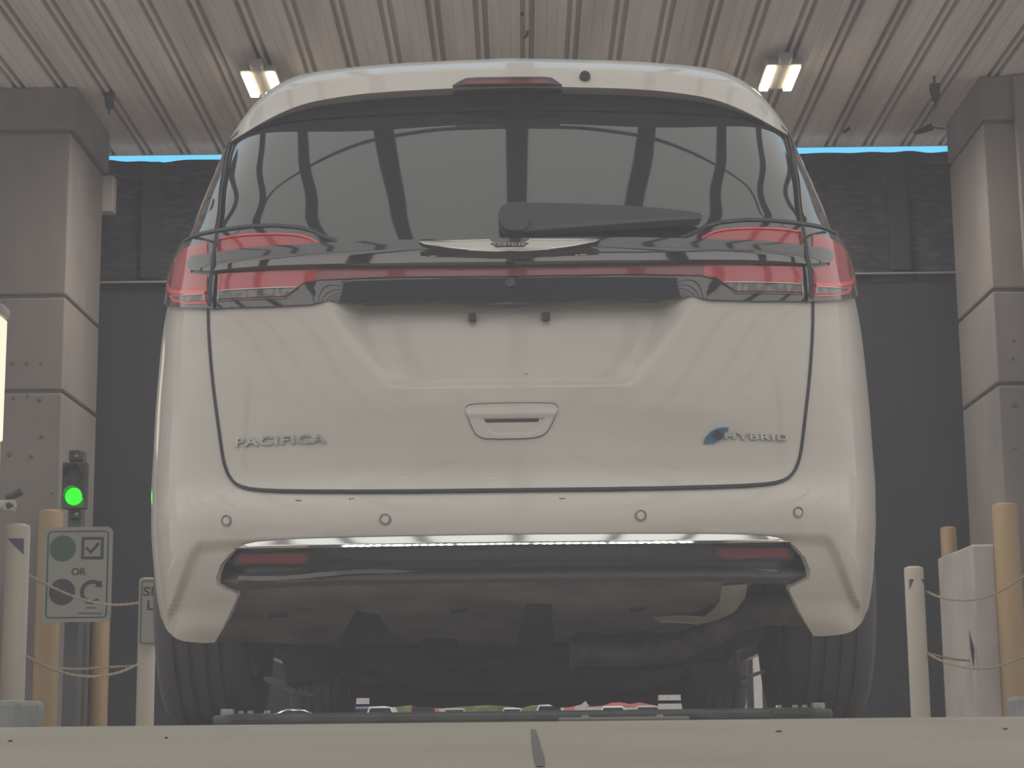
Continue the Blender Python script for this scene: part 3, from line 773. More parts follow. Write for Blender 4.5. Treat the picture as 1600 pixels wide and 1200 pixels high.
# front air dam, ragged lower edge
prismpx('air_dam', [(577, 1050), (577, 1104), (600, 1103), (612, 1105), (640, 1102), (655, 1104), (690, 1107), (720, 1104), (760, 1101.5), (790, 1103), (809, 1106), (815, 1106), (830, 1102), (858, 1100.5), (872, 1106), (890, 1105), (908, 1101), (915, 1095), (922, 1104), (945, 1102), (955, 1098), (970, 1097), (985, 1100), (1000, 1097), (1028, 1103), (1030, 1050)], 8.9, .04, steeld)
prismpx('air_dam', [(520, 1040), (1085, 1030), (1085, 1085), (520, 1091)], 8.5, .05, steeld)
prismpx('tie_bar', [(535, 1100.5), (577, 1100), (577, 1104), (535, 1104.5)], 8.6, .03, steeld)
prismpx('tie_bar', [(1028, 1094.5), (1075, 1094), (1075, 1099), (1028, 1099.5)], 8.6, .03, steeld)
# wheels
def wheel(x, y, sg):
    prof = [(.23, -.11), (.30, -.125), (.345, -.122), (.362, -.108), (.369, -.085)]
    for g in (-.062, -.022, .022, .062):
        prof += [(.370, g - .006), (.360, g - .0045), (.360, g + .0045), (.370, g + .006)]
    prof += [(.369, .085), (.362, .108), (.345, .122), (.30, .125), (.23, .11)]
    t = MB().lathe(prof, (x, y, .370), 'x', 64).build('tyre', rubber); vp(t)
    r = MB().lathe([(.0, .06 * sg), (.05, .07 * sg), (.20, .09 * sg), (.235, .11 * sg), (.235, -.11 * sg), (.12, -.09 * sg), (0, -.09 * sg)], (x, y, .370), 'x', 32).build('rim', alloy); sub(r, t)
for sg in (1, -1):
    wheel(XC + sg * .854, 5.46, sg); wheel(XC + sg * .854, 8.40, sg)

# ================================================================== the building
H = 4.5
def Yat(py, z, px=817):
    """distance at which height z shows at pixel row py"""
    d = ray(px, py); return (z - CAMZ) * d.y / d.z
YPF = Yat(128, H); YCE = Yat(236, H)
YPB = YPF * 1.082
# floor: the ground in front of the camera rises a few centimetres to the lane slab
def floor_z(y): return -.036 + .036 * float(sst((y - .6) / 3.3))
mb = MB(); ys = [-3, -.5, .2] + [.35 + .15 * i for i in range(26)] + [4.4, 6, 10, 16.5]; xs = [-9 + .5 * i for i in range(37)]
vs = [(x, y, floor_z(y)) for y in ys for x in xs]; nx = len(xs)
mb.add(vs, [(j * nx + i, j * nx + i + 1, (j + 1) * nx + i + 1, (j + 1) * nx + i) for j in range(len(ys) - 1) for i in range(nx - 1)], True)
floor = struct(mb.build('floor', concrete))
# cracks and stains in the slab: dark thin marks
def gpt(px, py):
    d = ray(px, py); y = .8
    for _ in range(60):
        t = (floor_z(y) - CAMZ) / d.z if d.z < 0 else 5; y = .7 * y + .3 * min(max(d.y * t, .3), 3.8)
    return Vector((d.x * y / d.y, y, floor_z(y) + .0006))
crackm = mat('crack_dirt', (0.14, 0.13, 0.115), 0.95)
a = [gpt(x, y) for x, y in [(833, 1142), (836, 1155), (839, 1170), (842, 1185), (845, 1199)]]
mb = MB(); vs = []
for i, p in enumerate(a):
    wd = [.003, .0035, .0035, .003, .0025][i]; vs += [p + Vector((-wd, 0, 0)), p + Vector((wd * (1 + .4 * math.sin(i * 3)), 0, 0))]
mb.add(vs, [(2 * i, 2 * i + 1, 2 * i + 3, 2 * i + 2) for i in range(4)])
struct(mb.build('trim_1', crackm))
for px, py, r in [(16, 1160, .0028), (260, 1155, .002), (1217, 1145, .004), (1571, 1141, .003), (100, 1147, .002)]:
    c = gpt(px, py); o = MB().lathe([(0, .002), (r * .7, .0017), (r, 0)], c, 'z', 9).build('pebble', seamm)
    tag(o, 'small dark pebble on the concrete, %s' % {16: 'at the far left', 260: 'left of the steel bar, the smaller', 1217: 'in front of the bar\'s right end', 1571: 'at the far right', 100: 'tiny one left, near the slab edge'}[px], 'pebble')
# ceiling: ribbed metal deck running away from the camera
mb = MB(); per = .30; x = -7.5; pr = []
while x < 7.5:
    pr += [(x, 0), (x + .062, 0), (x + .066, .004), (x + .072, 0), (x + .132, 0), (x + .136, .004), (x + .142, 0), (x + .195, 0), (x + .200, .05), (x + .226, .05), (x + .229, .002), (x + .253, .002), (x + .256, .05), (x + .284, .05), (x + .289, 0)]
    x += per
Y0c, Y1c = 8.6, YCE
off = P(823, 60, 12).x % per
vs = [(a + off - .24, Y0c, H + z) for a, z in pr] + [(a + off - .24, Y1c, H + z) for a, z in pr]; n = len(pr)
mb.add(vs, [(i, i + 1, n + i + 1, n + i) for i in range(n - 1)])
mb.box((-16, Y0c, H + .06), (16, Y1c - .02, H + .35)); mb.box((-7.8, Y1c - .02, H - .001), (7.8, Y1c, H + .35))
struct(mb.build('ceiling', deckm, fix=False))

# pillars
def pillar(sg, label):
    root = empty('concrete_pillar', label, 'pillar', 'lane pillars')
    if sg < 0:
        xi = P(98, 600, YPF).x; xo = -4.6; xcap = P(120, 170, YPF).x; jz = [P(100, 462, YPF).z, P(100, 611, YPF).z]; cz_ = P(110, 205, YPF).z
    else:
        xi = P(1561, 640, YPF).x; xo = 4.7; xcap = P(1533, 170, YPF).x; jz = [P(1548, 453, YPF).z, P(1560, 600, YPF).z]; cz_ = P(1540, 190, YPF).z
    zs = [0] + sorted(jz) + [cz_]; mb = MB(); g = .012
    for a, b in zip(zs, zs[1:]):
        mb.box((min(xi, xo), YPF, a + g * (a > 0)), (max(xi, xo), YPB, b - g), .012)
    i2 = xi - sg * -.03
    mb.box((min(i2, xo), YPF + .03, 0.01), (max(i2, xo), YPB - .03, H - .01))
    o = mb.build('shaft', pillarm, root)
    mb = MB().box((min(xcap, xo), YPF - .02, cz_ + .012), (max(xcap, xo), YPB + .03, H - .002), .015)
    mb.build('capital', pillarm, root)
    return root, xi
pl, xil = pillar(-1, 'wide grey concrete pillar on the left behind the traffic light')
pr_, xir = pillar(1, 'wide grey concrete pillar on the right behind the roped posts')
for sg, nm in ((-1, 'sky_block_left'), (1, 'sky_block_right')):  # unseen, added to keep blue sky out of the van's side reflections
    struct(MB().box((min(sg * 4.8, sg * 16), YPB, 0), (max(sg * 4.8, sg * 16), YPB + .2, H + .3)).build(nm, pillarm))
# raised pilaster and light plinth on the right pillar
x0 = P(1591, 300, YPF).x
MB().box((x0, YPF - .06, 0), (4.7, YPF - .001, H - .01), .01).build('pilaster', pillarm, pr_)
p0 = P(1498, 865, YPB - .15); p1 = P(1563, 850, YPF - .14)
plm = mat('plinth_paint', (0.50, 0.46, 0.45), .7, noise=((3, 3, 3), (0.42, 0.39, 0.38), 4, .4, .7))
o = MB().box((P(1563, 1000, YPF - .14).x - .16, YPF - .14, 0), (P(1563, 1000, YPF - .14).x, YPB - .15, p1.z), .015).build('plinth', plm, pr_)
c = P(1518, 1015, YPF - .142)
MB().prism([(c.x - .01, c.z + .13), (c.x + .02, c.z), (c.x + .008, c.z - .13), (c.x - .008, c.z)], YPF - .1445, YPF - .14).build('scuff', seamm, pr_)
o = MB().box((xil - .05, YPB + .0, P(170, 330, YPB).z), (P(177, 300, YPB).x, YPB + .12, P(170, 273, YPB).z), .01).build('conduit_box', plm, pl)
# pocked anchor holes on the pillar faces
def holes(root, pts, Y):
    mb = MB()
    for px, py, r in pts:
        c = P(px, py, Y); mb.lathe([(0, -.004), (r * .6, -.004), (r, 0.0), (r, .02)], c, 'y', 9)
    mb.build('pock_marks', crackm, root)
holes(pl, [(20, 567, .016), (42, 567, .012), (64, 568, .012), (21, 622, .014), (43, 618, .012), (62, 624, .018), (65, 682, .016), (14, 710, .018), (49, 713, .016), (82, 770, .01)], YPF - .002)
holes(pr_, [(1583, 532, .016), (1582, 560, .016), (1584, 632, .022), (1586, 700, .014)], YPF - .002)

# far curtains: ribbed shade cloth above, plain black curtain below, a gap in the middle for the lane
YC = YPB + .35
zt = P(817, 244.5, YC).z; zm = P(817, 436, YC).z
def cloth(x0, x1, z0, z1, y, amp, name, m, label, seed=0):
    rnd_ = random.Random(seed); nx = max(8, int((x1 - x0) / .05)); nz = 26; vs = []
    for j in range(nz + 1):
        for i in range(nx + 1):
            u = i / nx; v = j / nz; xx = x0 + (x1 - x0) * u
            yy = y + amp * (math.sin(xx * 9 + v * 2) * .5 + math.sin(xx * 23 + 3 * v) * .25)
            zz = z0 + (z1 - z0) * v + (.005 * math.sin(xx * 7.3) + .004 * math.sin(xx * 19)) * (v > .99)
            vs.append((xx, yy, zz)); 
    me = MB().add(vs, [(j * (nx + 1) + i, j * (nx + 1) + i + 1, (j + 1) * (nx + 1) + i + 1, (j + 1) * (nx + 1) + i) for j in range(nz) for i in range(nx)], True).build(name, m, fix=False)
    return tag(me, label, 'curtain')
cloth(-3.9, 3.9, zm, zt, YC, .03, 'shade_cloth', clothm, 'black mesh shade cloth hung across the far end just below the blue gap', 1)
xg0 = P(470, 1080, YC).x; xg1 = P(1192, 1080, YC).x
cloth(-3.9, xg0, 0.0, zm + .06, YC + .04, .012, 'lane_curtain', curtm, 'plain black curtain closing the far end to the left of the van', 2)
cloth(xg1, 3.9, 0.0, zm + .06, YC + .04, .012, 'lane_curtain', curtm, 'plain black curtain closing the far end to the right of the van', 3)
cloth(xg0, xg1, 2.35, zm + .06, YC + .04, .012, 'valance_curtain', curtm, 'black curtain above the lane opening behind the van', 4)
tag(MB().tube([(-3.9, YC - .05, zm), (3.9, YC - .05, zm)], .008, 8).build('curtain_rail', lampbody), 'thin pale rail along the lower hem of the shade cloth', 'rail')
for px, nm in ((237, 'dark upright behind the shade cloth to the left of the van'), (1402, 'dark upright against the shade cloth to the right of the van')):
    c = P(px, 300, YC - .06); tag(MB().box((c.x - .075, YC - .085, zm + .02), (c.x + .075, YC - .045, zt - .03), .01).build('curtain_post', curtm), nm, 'post')
tag(MB().box((xg1 - .10, YC + .15, 0), (xg1 - .05, YC + .2, 2.4)).build('opening_post', steeld), 'thin dark post inside the bright lane opening, seen past the right rear tyre', 'post')

# ceiling lamps
def lamp(px, py, label):
    c = P(px, py, 0.0 + Yat(118, H - .10)); root = empty('ceiling_lamp', label, 'lamp', 'ceiling lamps over the lane')
    z = H - .12; y = c.y; x = c.x
    MB().box((x - .125, y - .22, z), (x + .125, y + .30, z + .04), .01).build('housing', lampbody, root)
    MB().box((x - .045, y - .33, z + .0), (x + .045, y - .2, z + .05), .015).build('bracket', lampbody, root)
    MB().box((x - .05, y - .1, z + .04), (x + .05, y + .1, H + .0)).build('mount', lampbody, root)
    for k in (-1, 1):
        MB().box((x + k * .083 - .03, y - .19, z - .022), (x + k * .083 + .03, y + .27, z - .001), .006).build('lens', lampm, root)
    l = bpy.data.lights.new('lamp_light', 'AREA'); l.shape = 'RECTANGLE'; l.size = .22; l.size_y = .45; l.energy = 55; l.color = (1.0, .90, .80); l.spread = math.radians(170)
    lo = bpy.data.objects.new('lamp_light', l); COL.objects.link(lo); lo.location = (x, y, z - .03); lo.parent = root
lamp(409, 118, 'twin-lens ceiling lamp glowing warm above the van\'s left roof corner')
lamp(1219, 112, 'twin-lens ceiling lamp glowing warm above the van\'s right roof corner')
# small ceiling fittings
def bell(px, py, label):
    Y = Yat(py, H - .1); c = P(px, py, Y)
    root = empty('ceiling_nozzle', label, 'nozzle', 'bell shaped ceiling nozzles')
    MB().lathe([(0, .075), (.036, .075), (.040, .06), (.032, .0), (.022, -.045), (.0, -.046)], c, 'z', 18).build('bell', housing, root)
    MB().lathe([(0, -.04), (.008, -.045), (.006, -.085), (0, -.086)], c, 'z', 10).build('tip', housing, root)
    MB().lathe([(.01, .07), (.01, H - c.z + .01)], c, 'z', 10).build('stem', housing, root)
bell(171, 160, 'dark bell shaped nozzle under the ceiling beside the left pillar')
bell(1461, 148, 'dark bell shaped nozzle under the ceiling beside the right pillar')
Y = Yat(200, H - .1); 
mb = MB().tube([P(1428, 208, Y), P(1441, 204, Y), P(1456, 198, Y)], [.012, .02, .028], 10); mb.tube([P(1456, 199, Y), P(1476, 201, Y + .1)], .006, 8)
tag(mb.build('ceiling_bracket', housing), 'small dark clamp on a pipe under the ceiling near the right pillar', 'bracket')
Y = Yat(203, H - .02)
tag(MB().tube([P(1318, 207, Y), P(1328, 200, Y)], .012, 8).build('ceiling_hook', housing), 'tiny dark hook on the ceiling rib above the right blue gap', 'hook')
Y = 11.6
root = empty('ceiling_sensor', 'boxy grey sensor with twin tips hanging at the top centre of the ceiling', 'sensor')
c = P(819, 12, Y); MB().box(c + Vector((-.035, -.05, -.025)), c + Vector((.035, .05, .06)), .01).build('casing', postm, root)
for k in (-1, 1): MB().lathe([(0, -.055), (.014, -.05), (.016, -.02), (0, -.018)], c + Vector((k * .02, 0, 0)), 'z', 10).build('tip', housing, root)
MB().box((c.x - .03, Y - .04, c.z + .06), (c.x + .03, Y + .04, max(H + .02, c.z + .07))).build('mount', postm, root)
root = empty('pull_cord', 'thin cord with a small dark weight hanging over the van\'s roof centre', 'cord')
a = P(823, 30, Y + .2); b = P(823, 52, Y + .2)
MB().tube([Vector((a.x, a.y, H + .02)), b], .003, 6).build('cord', postm, root)
MB().tube([P(825, 48, Y + .2), P(823, 56, Y + .2), P(819, 60, Y + .2)], [.008, .01, .006], 8).build('weight', housing, root)

# ================================================================== roadside posts, signs, ropes
def bollard(px0, px1, pytop, Y, m, name, label, group, tri=None, z0=0.0, dome=.02):
    a = P(px0, 1000, Y); b = P(px1, 1000, Y); r = (b.x - a.x) / 2; x = (a.x + b.x) / 2; z = P((px0 + px1) / 2, pytop, Y).z
    root = empty(name, label, 'bollard', group, (x, Y, z0))
    MB().lathe([(r, z0), (r, z - dome), (r * .93, z - dome * .4), (r * .6, z), (0, z)], (x, Y, 0), 'z', 32).build('post', m, root, ).location = (-x, -Y, -z0)
    if tri:
        for (tx0, ty0, tx1, ty1, d) in tri:
            # triangle of tape wrapped on the front of the post
            def wrap(px, py):
                q = P(px, py, Y); dx = max(-.99, min(.99, (q.x - x) / r)); return Vector((x + dx * (r + .0015), Y - math.sqrt(1 - dx * dx) * (r + .0015), q.z))
            n = 8; vs = []
            for i in range(n + 1):
                t = i / n; xx = tx0 + (tx1 - tx0) * t; vs += [wrap(xx, ty0), wrap(xx, ty0 + (ty1 - ty0) * (t if d else 1 - t) + .01)]
            MB().add(vs, [(2 * i, 2 * i + 1, 2 * i + 3, 2 * i + 2) for i in range(n)], True).build('tape', bluetape, root).location = (-x, -Y, -z0)
    return root
b1 = bollard(4, 41, 819, 10.2, cream, 'roped_post', 'cream post with a dark triangle of tape behind the concrete block, far left', 'cream rope posts', [(16, 843, 40.5, 868, 1)])
b2 = bollard(215.5, 243, 903, 12.3, cream, 'roped_post', 'cream post carrying the half hidden speed sign beside the left tyre', 'cream rope posts')
b3 = bollard(1418, 1448, 885, 12.6, cream, 'roped_post', 'cream post with dark tape marks standing alone right of the van', 'cream rope posts', [(1436, 906, 1447.5, 923, 1), (1418.5, 906, 1425, 922, 0)])
bollard(54, 92, 797, 12.7, tan, 'tan_bollard', 'tan bollard left of and partly behind the traffic light sign', 'tan bollards')
bollard(144, 171, 845, 13.6, tan, 'tan_bollard', 'tan bollard whose foot shows right of the traffic light post', 'tan bollards')
bollard(1478, 1503, 823, YPB + .02, tan, 'tan_bollard', 'tan bollard just right of the lone cream post', 'tan bollards')
bollard(1562, 1602, 786, 12.6, tan, 'tan_bollard', 'tan bollard at the right edge of the picture', 'tan bollards')
def block_at(x0, x1, py, Y, name, label):
    a = P(x0, py, Y + (.5 if x0 > 800 else 0)); b = P(x1, py, Y + (.5 if x1 < 800 else 0))
    o = MB().box((a.x, Y, -.0), (b.x, Y + .5, (a.z + b.z) / 2), .025).build(name, block); return tag(o, label, 'block')
block_at(-60, 71, 1095, 9.4, 'concrete_block', 'low grey concrete block on the ground at the left edge')
block_at(1571, 1700, 1088, 11.3, 'concrete_block', 'low grey concrete block on the ground at the right edge')
# traffic light and its sign
root = empty('traffic_light', 'two-lamp traffic light on a dark post with its lower lamp lit green', 'traffic light')
YT = 12.43
a = P(109, 705, YT); b = P(131, 705, YT)
MB().box((a.x, YT, 0), (b.x, YT + (b.x - a.x), a.z), .006).build('post', postm, root)
a = P(97.5, 722, YT - .12); b = P(132.5, 794, YT - .12)
MB().box((a.x, YT - .12, b.z), (b.x, YT - .03, a.z), .008).build('housing', housing, root)
for py in (712, 803):
    c = P(118, py, YT - .03); MB().box(c + Vector((-.04, -.03, -.035)), c + Vector((.035, .05, .035)), .01).build('clamp', housing, root)
    MB().lathe([(0, -.006), (.011, -.006), (.011, .02)], P(120, py, YT - .065), 'y', 10).build('bolt', boltm, root)
for py, m in ((741, housing), (775.5, ledg)):
    c = P(115, py, YT - .135); R_ = 13.4 * YT / FPX
    MB().lathe([(0, -.004), (R_ * .8, -.003), (R_, .004), (R_, .02)], c, 'y', 32).build('lamp', m, root)
    vs = []; n = 20
    for i in range(n + 1):
        an = math.pi * (i / n) * 1.1 - .05 * math.pi
        vs += [c + Vector((math.cos(an) * R_ * 1.08, .015, math.sin(an) * R_ * 1.08)), c + Vector((math.cos(an) * R_ * 1.08, -.03 - .05 * math.sin(an) if math.sin(an) > 0 else -.03, math.sin(an) * R_ * 1.08))]
    vs2 = [v + Vector((0, 0, 0)) for v in vs]
    MB().add(vs, [(2 * i, 2 * i + 1, 2 * i + 3, 2 * i + 2) for i in range(n)], True).build('visor', housing, root)
l = bpy.data.lights.new('green_glow', 'POINT'); l.energy = .6; l.color = (.05, 1, .05); l.shadow_soft_size = .04
lo = bpy.data.objects.new('green_glow', l); COL.objects.link(lo); lo.location = P(115, 775.5, YT - .22); lo.parent = root

def rrect(cx, cz, w, h, r, n=6):
    o = []
    for sx_, sz_, a0 in ((1, 1, 0), (-1, 1, 90), (-1, -1, 180), (1, -1, 270)):
        for k in range(n + 1):
            a = math.radians(a0 + 90 * k / n); o.append((cx + sx_ * (w / 2 - r) + r * math.cos(a), cz + sz_ * (h / 2 - r) + r * math.sin(a)))
    return o
def flat(name, poly, Y, m, parent, d=.002, y2=None):
    return MB().prism(poly, Y - d, Y).build(name, m, parent)
def flat_px(name, px, Y, m, parent, d=.002):
    q = [P(x, y, Y) for x, y in px]; return flat(name, [(p.x, p.z) for p in q], Y, m, parent, d)
def ring_rr(name, cx, cz, w, h, r, t, Y, m, parent):
    A = rrect(cx, cz, w, h, r); B = rrect(cx, cz, w - 2 * t, h - 2 * t, max(r - t, .001)); n = len(A)
    vs = [(x, Y - .0015, z) for x, z in A] + [(x, Y - .0015, z) for x, z in B] + [(x, Y, z) for x, z in A] + [(x, Y, z) for x, z in B]
    fs = []
    for i in range(n):
        j = (i + 1) % n; fs += [(i, j, n + j, n + i), (2 * n + i, 3 * n + i, 3 * n + j, 2 * n + j), (i, 2 * n + i, 2 * n + j, j), (n + i, n + j, 3 * n + j, 3 * n + i)]
    return MB().add(vs, fs).build(name, m, parent)
def text_flat(name, text, x0, y0, x1, y1, Y, m, parent, bold=.0):
    """text fitted in a pixel box on the plane y = Y"""
    cu = bpy.data.curves.new(name, 'FONT'); cu.body = text; cu.extrude = .5; cu.offset = bold; cu.resolution_u = 3
    t = bpy.data.objects.new('tmp', cu); COL.objects.link(t); bpy.context.view_layer.update()
    me = bpy.data.meshes.new_from_object(t.evaluated_get(bpy.context.evaluated_depsgraph_get())); bpy.data.objects.remove(t)
    V = np.array([tuple(v.co) for v in me.vertices]); lo = V.min(0); hi = V.max(0); U = (V - lo) / np.maximum(hi - lo, 1e-6)
    a = P(x0, y1, Y); b = P(x1, y0, Y); zl = (P(x0, y1, Y).z + P(x1, y1, Y).z) / 2; zh = (P(x0, y0, Y).z + P(x1, y0, Y).z) / 2
    for v, u in zip(me.vertices, U): v.co = (a.x + (b.x - a.x) * u[0], Y - .002 * u[2], zl + (zh - zl) * u[1])
    return link(name, me, m, parent)
YS = 12.2
sroot = empty('instruction_sign', 'grey sign with two discs, ticked box, OR and turning arrow below the traffic light', 'sign')
a = P(67, 897, YS); b = P(175, 897, YS); zt_s = P(121, 823.5, YS).z; zb_s = P(121, 972, YS).z
cx, cz__ = (a.x + b.x) / 2, (zt_s + zb_s) / 2; w_, h_ = b.x - a.x, zt_s - zb_s
flat('panel', rrect(cx, cz__, w_, h_, .04), YS, signm, sroot, .006)
YF_ = YS - .0065
ring_rr('border', cx, cz__, w_ - .05, h_ - .05, .03, .008, YF_, signink, sroot)
def disc(px, py, r, m, nm):
    c = P(px, py, YF_); rr = r * YF_ / FPX; return flat(nm, [(c.x + rr * math.cos(i * math.pi / 20), c.z + rr * math.sin(i * math.pi / 20)) for i in range(40)], YF_, m, sroot)
disc(98, 857, 20.5, signgreen, 'green_disc'); disc(97, 925, 20.5, signink, 'dark_disc')
c = P(144.5, 856.5, YF_); s_ = 35 * YF_ / FPX
ring_rr('tick_box', c.x, c.z, s_, s_, .004, 4.5 * YF_ / FPX, YF_, signink, sroot)
flat_px('tick', [(133, 857), (136, 854), (141.5, 860), (153, 847), (156, 850), (142, 866)], YF_, signink, sroot)
text_flat('lettering', 'OR', 111.5, 887, 135, 899, YF_, signink, sroot, .02)
c = P(144, 925, YF_); px_ = YF_ / FPX; arc = []
for r in (19, 13):
    ps = [(c.x + r * px_ * math.cos(math.radians(t)), c.z + r * px_ * math.sin(math.radians(t))) for t in np.linspace(50, 290, 26)]
    arc += ps if r == 19 else ps[::-1]
flat('arrow', arc, YF_, signink, sroot)
flat_px('arrow_head', [(148, 917), (158.5, 906), (159.5, 918)], YF_, signink, sroot)
flat_px('arrow_head', [(145, 938.5), (152, 935), (156, 938.5)], YF_, signink, sroot)
for k in range(2):
    x_0, x_1, y_0, y_1 = [(134, 152, 948.5, 951), (122, 162, 957, 959.5)][k]
    for j in range(int((x_1 - x_0) / 3.2)):
        q0 = x_0 + j * 3.2; flat_px('small_print', [(q0, y_0), (q0 + 2.3, y_0), (q0 + 2.3, y_1), (q0, y_1)], YF_, signgreen, sroot)
c = P(120.5, 833, YF_); MB().lathe([(0, -.004), (.008, -.004), (.009, 0)], c, 'y', 8).build('bolt', boltm, sroot)
MB().box((P(108, 818, YS).x, YS - .002, P(108, 822, YS).z - .02), (P(122, 818, YS).x, YT - .004, P(108, 819, YS).z)).build('bracket', postm, sroot)
# speed limit sign
YL = 12.15
lroot = empty('speed_sign', 'grey speed limit sign cut off by the van\'s left flank', 'sign')
a = P(216.5, 950, YL); w_ = .457 * .75; zt_s = P(228, 904, YL).z; zb_s = P(228, 1010, YL).z; cx = a.x + w_ / 2; cz__ = (zt_s + zb_s) / 2; h_ = zt_s - zb_s
flat('panel', rrect(cx, cz__, w_, h_, .03), YL, signm, lroot, .006)
ring_rr('border', cx, cz__, w_ - .03, h_ - .03, .022, .006, YL - .0065, signink, lroot)
x_l = P(223, 920, YL).x; wpx = (2 * (cx - x_l)) / YL * FPX
text_flat('lettering', 'SPEED', 223.5, 916.5, 223 + wpx, 931, YL - .0065, signink, lroot, .02)
text_flat('lettering', 'LIMIT', 230, 938, 216 + wpx, 953, YL - .0065, signink, lroot, .02)

# ropes
def rope(name, pts, Y0, Y1, label, r=.0085, tw=True):
    pp = rs_fn([P(x, y, Y0 + (Y1 - Y0) * (i / (len(pts) - 1))) for i, (x, y) in enumerate(rnd(pts, False, 2))] if False else [P(x, y, Y0 + (Y1 - Y0) * (x - pts[0][0]) / (pts[-1][0] - pts[0][0])) for x, y in rnd(pts, False, 3)], 60)
    mb = MB()
    for k in range(2):
        q = []
        for i, p in enumerate(pp):
            an = i * 1.1 + k * math.pi; q.append(p + Vector((0, math.cos(an), math.sin(an))) * r * .5)
        mb.tube(q, r * .62, 6)
    return tag(mb.build(name, ropem), label, 'rope', 'ropes between posts')
rope('rope', [(43, 898), (70, 912), (110, 931), (150, 943), (185, 946), (216, 942)], 10.2, 12.2, 'upper rope sagging across the traffic light sign')
rope('rope', [(41, 1025), (70, 1041), (110, 1055), (150, 1058), (185, 1052), (216, 1038)], 10.2, 12.2, 'lower rope sagging in front of the left posts')
rope('rope', [(91, 1044), (120, 1046), (160, 1043), (216, 1040)], 12.05, 12.3, 'thin rope behind the lower left rope', .008)
rope('rope', [(1447, 924), (1468, 934), (1500, 939), (1540, 935), (1570, 921), (1610, 893)], 12.6, 11.2, 'upper rope rising from the lone cream post to the right edge')
rope('rope', [(1480, 936), (1520, 940), (1570, 937), (1605, 927)], 13.3, 13.0, 'thin rope just under the upper right rope', .008)
rope('rope', [(1448, 1021), (1475, 1035), (1510, 1044), (1545, 1045), (1575, 1036), (1610, 1022)], 12.6, 11.2, 'lower rope rising from the lone cream post to the right edge')
rope('rope', [(1448, 1020), (1490, 1031), (1540, 1033), (1605, 1028)], 12.75, 13.0, 'thin rope just above the lower right rope', .008)

# cabinet with emission in place of daylight at the left edge, small camera unit below it
root = empty('daylit_cabinet', 'cream cabinet edge with daylight put in as glow at the far left of the picture', 'cabinet')
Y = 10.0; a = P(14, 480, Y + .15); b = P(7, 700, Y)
MB().box((a.x - .6, Y, P(4, 684, Y).z), (a.x - .004, Y + .15, P(8, 492, Y).z), .01).build('daylight_glow_face', glowbox, root)
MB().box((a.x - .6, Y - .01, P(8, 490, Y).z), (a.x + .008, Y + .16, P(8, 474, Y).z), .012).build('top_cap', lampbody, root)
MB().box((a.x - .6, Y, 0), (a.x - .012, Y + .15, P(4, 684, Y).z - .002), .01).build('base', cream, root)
root = empty('camera_unit', 'small pale camera unit with a dark joint at the left edge by the pillar', 'camera')
Y = 9.93; c = P(27, 780, Y)
mb = MB().tube([P(-8, 790, Y), P(10, 790, Y), P(24, 788, Y)], [.03, .03, .024], 12); mb.build('barrel', cream, root)
MB().box(P(8, 799, Y - .02) + Vector((0, -.03, 0)), P(23, 783, Y) + Vector((0, .03, 0)), .006).build('casing', cream, root)
MB().tube([P(9, 777, Y), P(22, 774, Y), P(34, 768, Y)], [.012, .018, .022], 12).build('joint', housing, root)
MB().lathe([(0, -.008), (.016, -.008), (.018, .02)], P(14, 790, Y - .05), 'y', 14).build('lens', housing, root)

# ================================================================== inspection bar on the slab with its light strip
YB_ = 4.02
xl, xr = P(332, 1128, YB_).x, P(1302, 1118, YB_).x
zb = .001; zt2 = P(817, 1112.5, YB_).z
root = empty('inspection_bar', 'long dark steel bar lying on the slab behind the van\'s rear wheels', 'bar')
MB().box((xl, YB_, zb), (xr, YB_ + .10, zt2), .006).box((xl + .132, YB_ + .003, zt2 - .006), (xr - .132, YB_ + .012, zt2 + .0025), .001).build('beam', barm, root)
for k, x in ((0, xl), (1, xr)):
    sg = 1 if k == 0 else -1
    MB().box((min(x + sg * .04, x + sg * .13), YB_ - .004, zt2 - .012), (max(x + sg * .04, x + sg * .13), YB_ + .104, zt2 + .003), .002).build('end_plate', barm, root)
    MB().lathe([(0, .013), (.013, .013), (.015, .011), (.015, -.002), (.02, -.004), (.02, -.012)], (x + sg * .028, YB_ + .02, zt2), 'z', 6).build('bolt', boltm, root)
    for dx in (.055, .075, .11): MB().lathe([(0, .006), (.006, .006), (.007, 0)], (x + sg * dx, YB_ + .03, zt2 + .003), 'z', 8).build('screw', boltm, root)
a = P(873, 1134, YB_ - .03); b = P(1076, 1131, YB_ - .03)
MB().box((a.x, YB_ - .05, zb), (b.x, YB_ - .002, zb + .007), .002).build('front_plate', boltm, root)
for px in (914, 1031): MB().lathe([(0, .005), (.007, .005), (.008, 0)], (P(px, 1130, YB_ - .02).x, YB_ - .02, zb + .007), 'z', 10).build('screw', boltm, root)
MB().tube([(xl + .12, YB_ + .05, zt2), (xl + .15, YB_ + .04, zt2 + .011), (xl + .19, YB_ + .03, zt2 + .009), (xl + .21, YB_ + .02, zt2)], .0015, 6).build('cable', boltm, root)
n = 46
for i in range(n):
    x = XC - .545 + 1.09 * i / (n - 1) + (.006 if i % 9 > 6 else 0)
    MB().box((x - .0022, YB_ + .014, zt2 - .004), (x + .0022, YB_ + .068, zt2 + .0008)).build('light_bead', ledw, root)
def xbar(px, Y): return P(px, 1120, Y).x

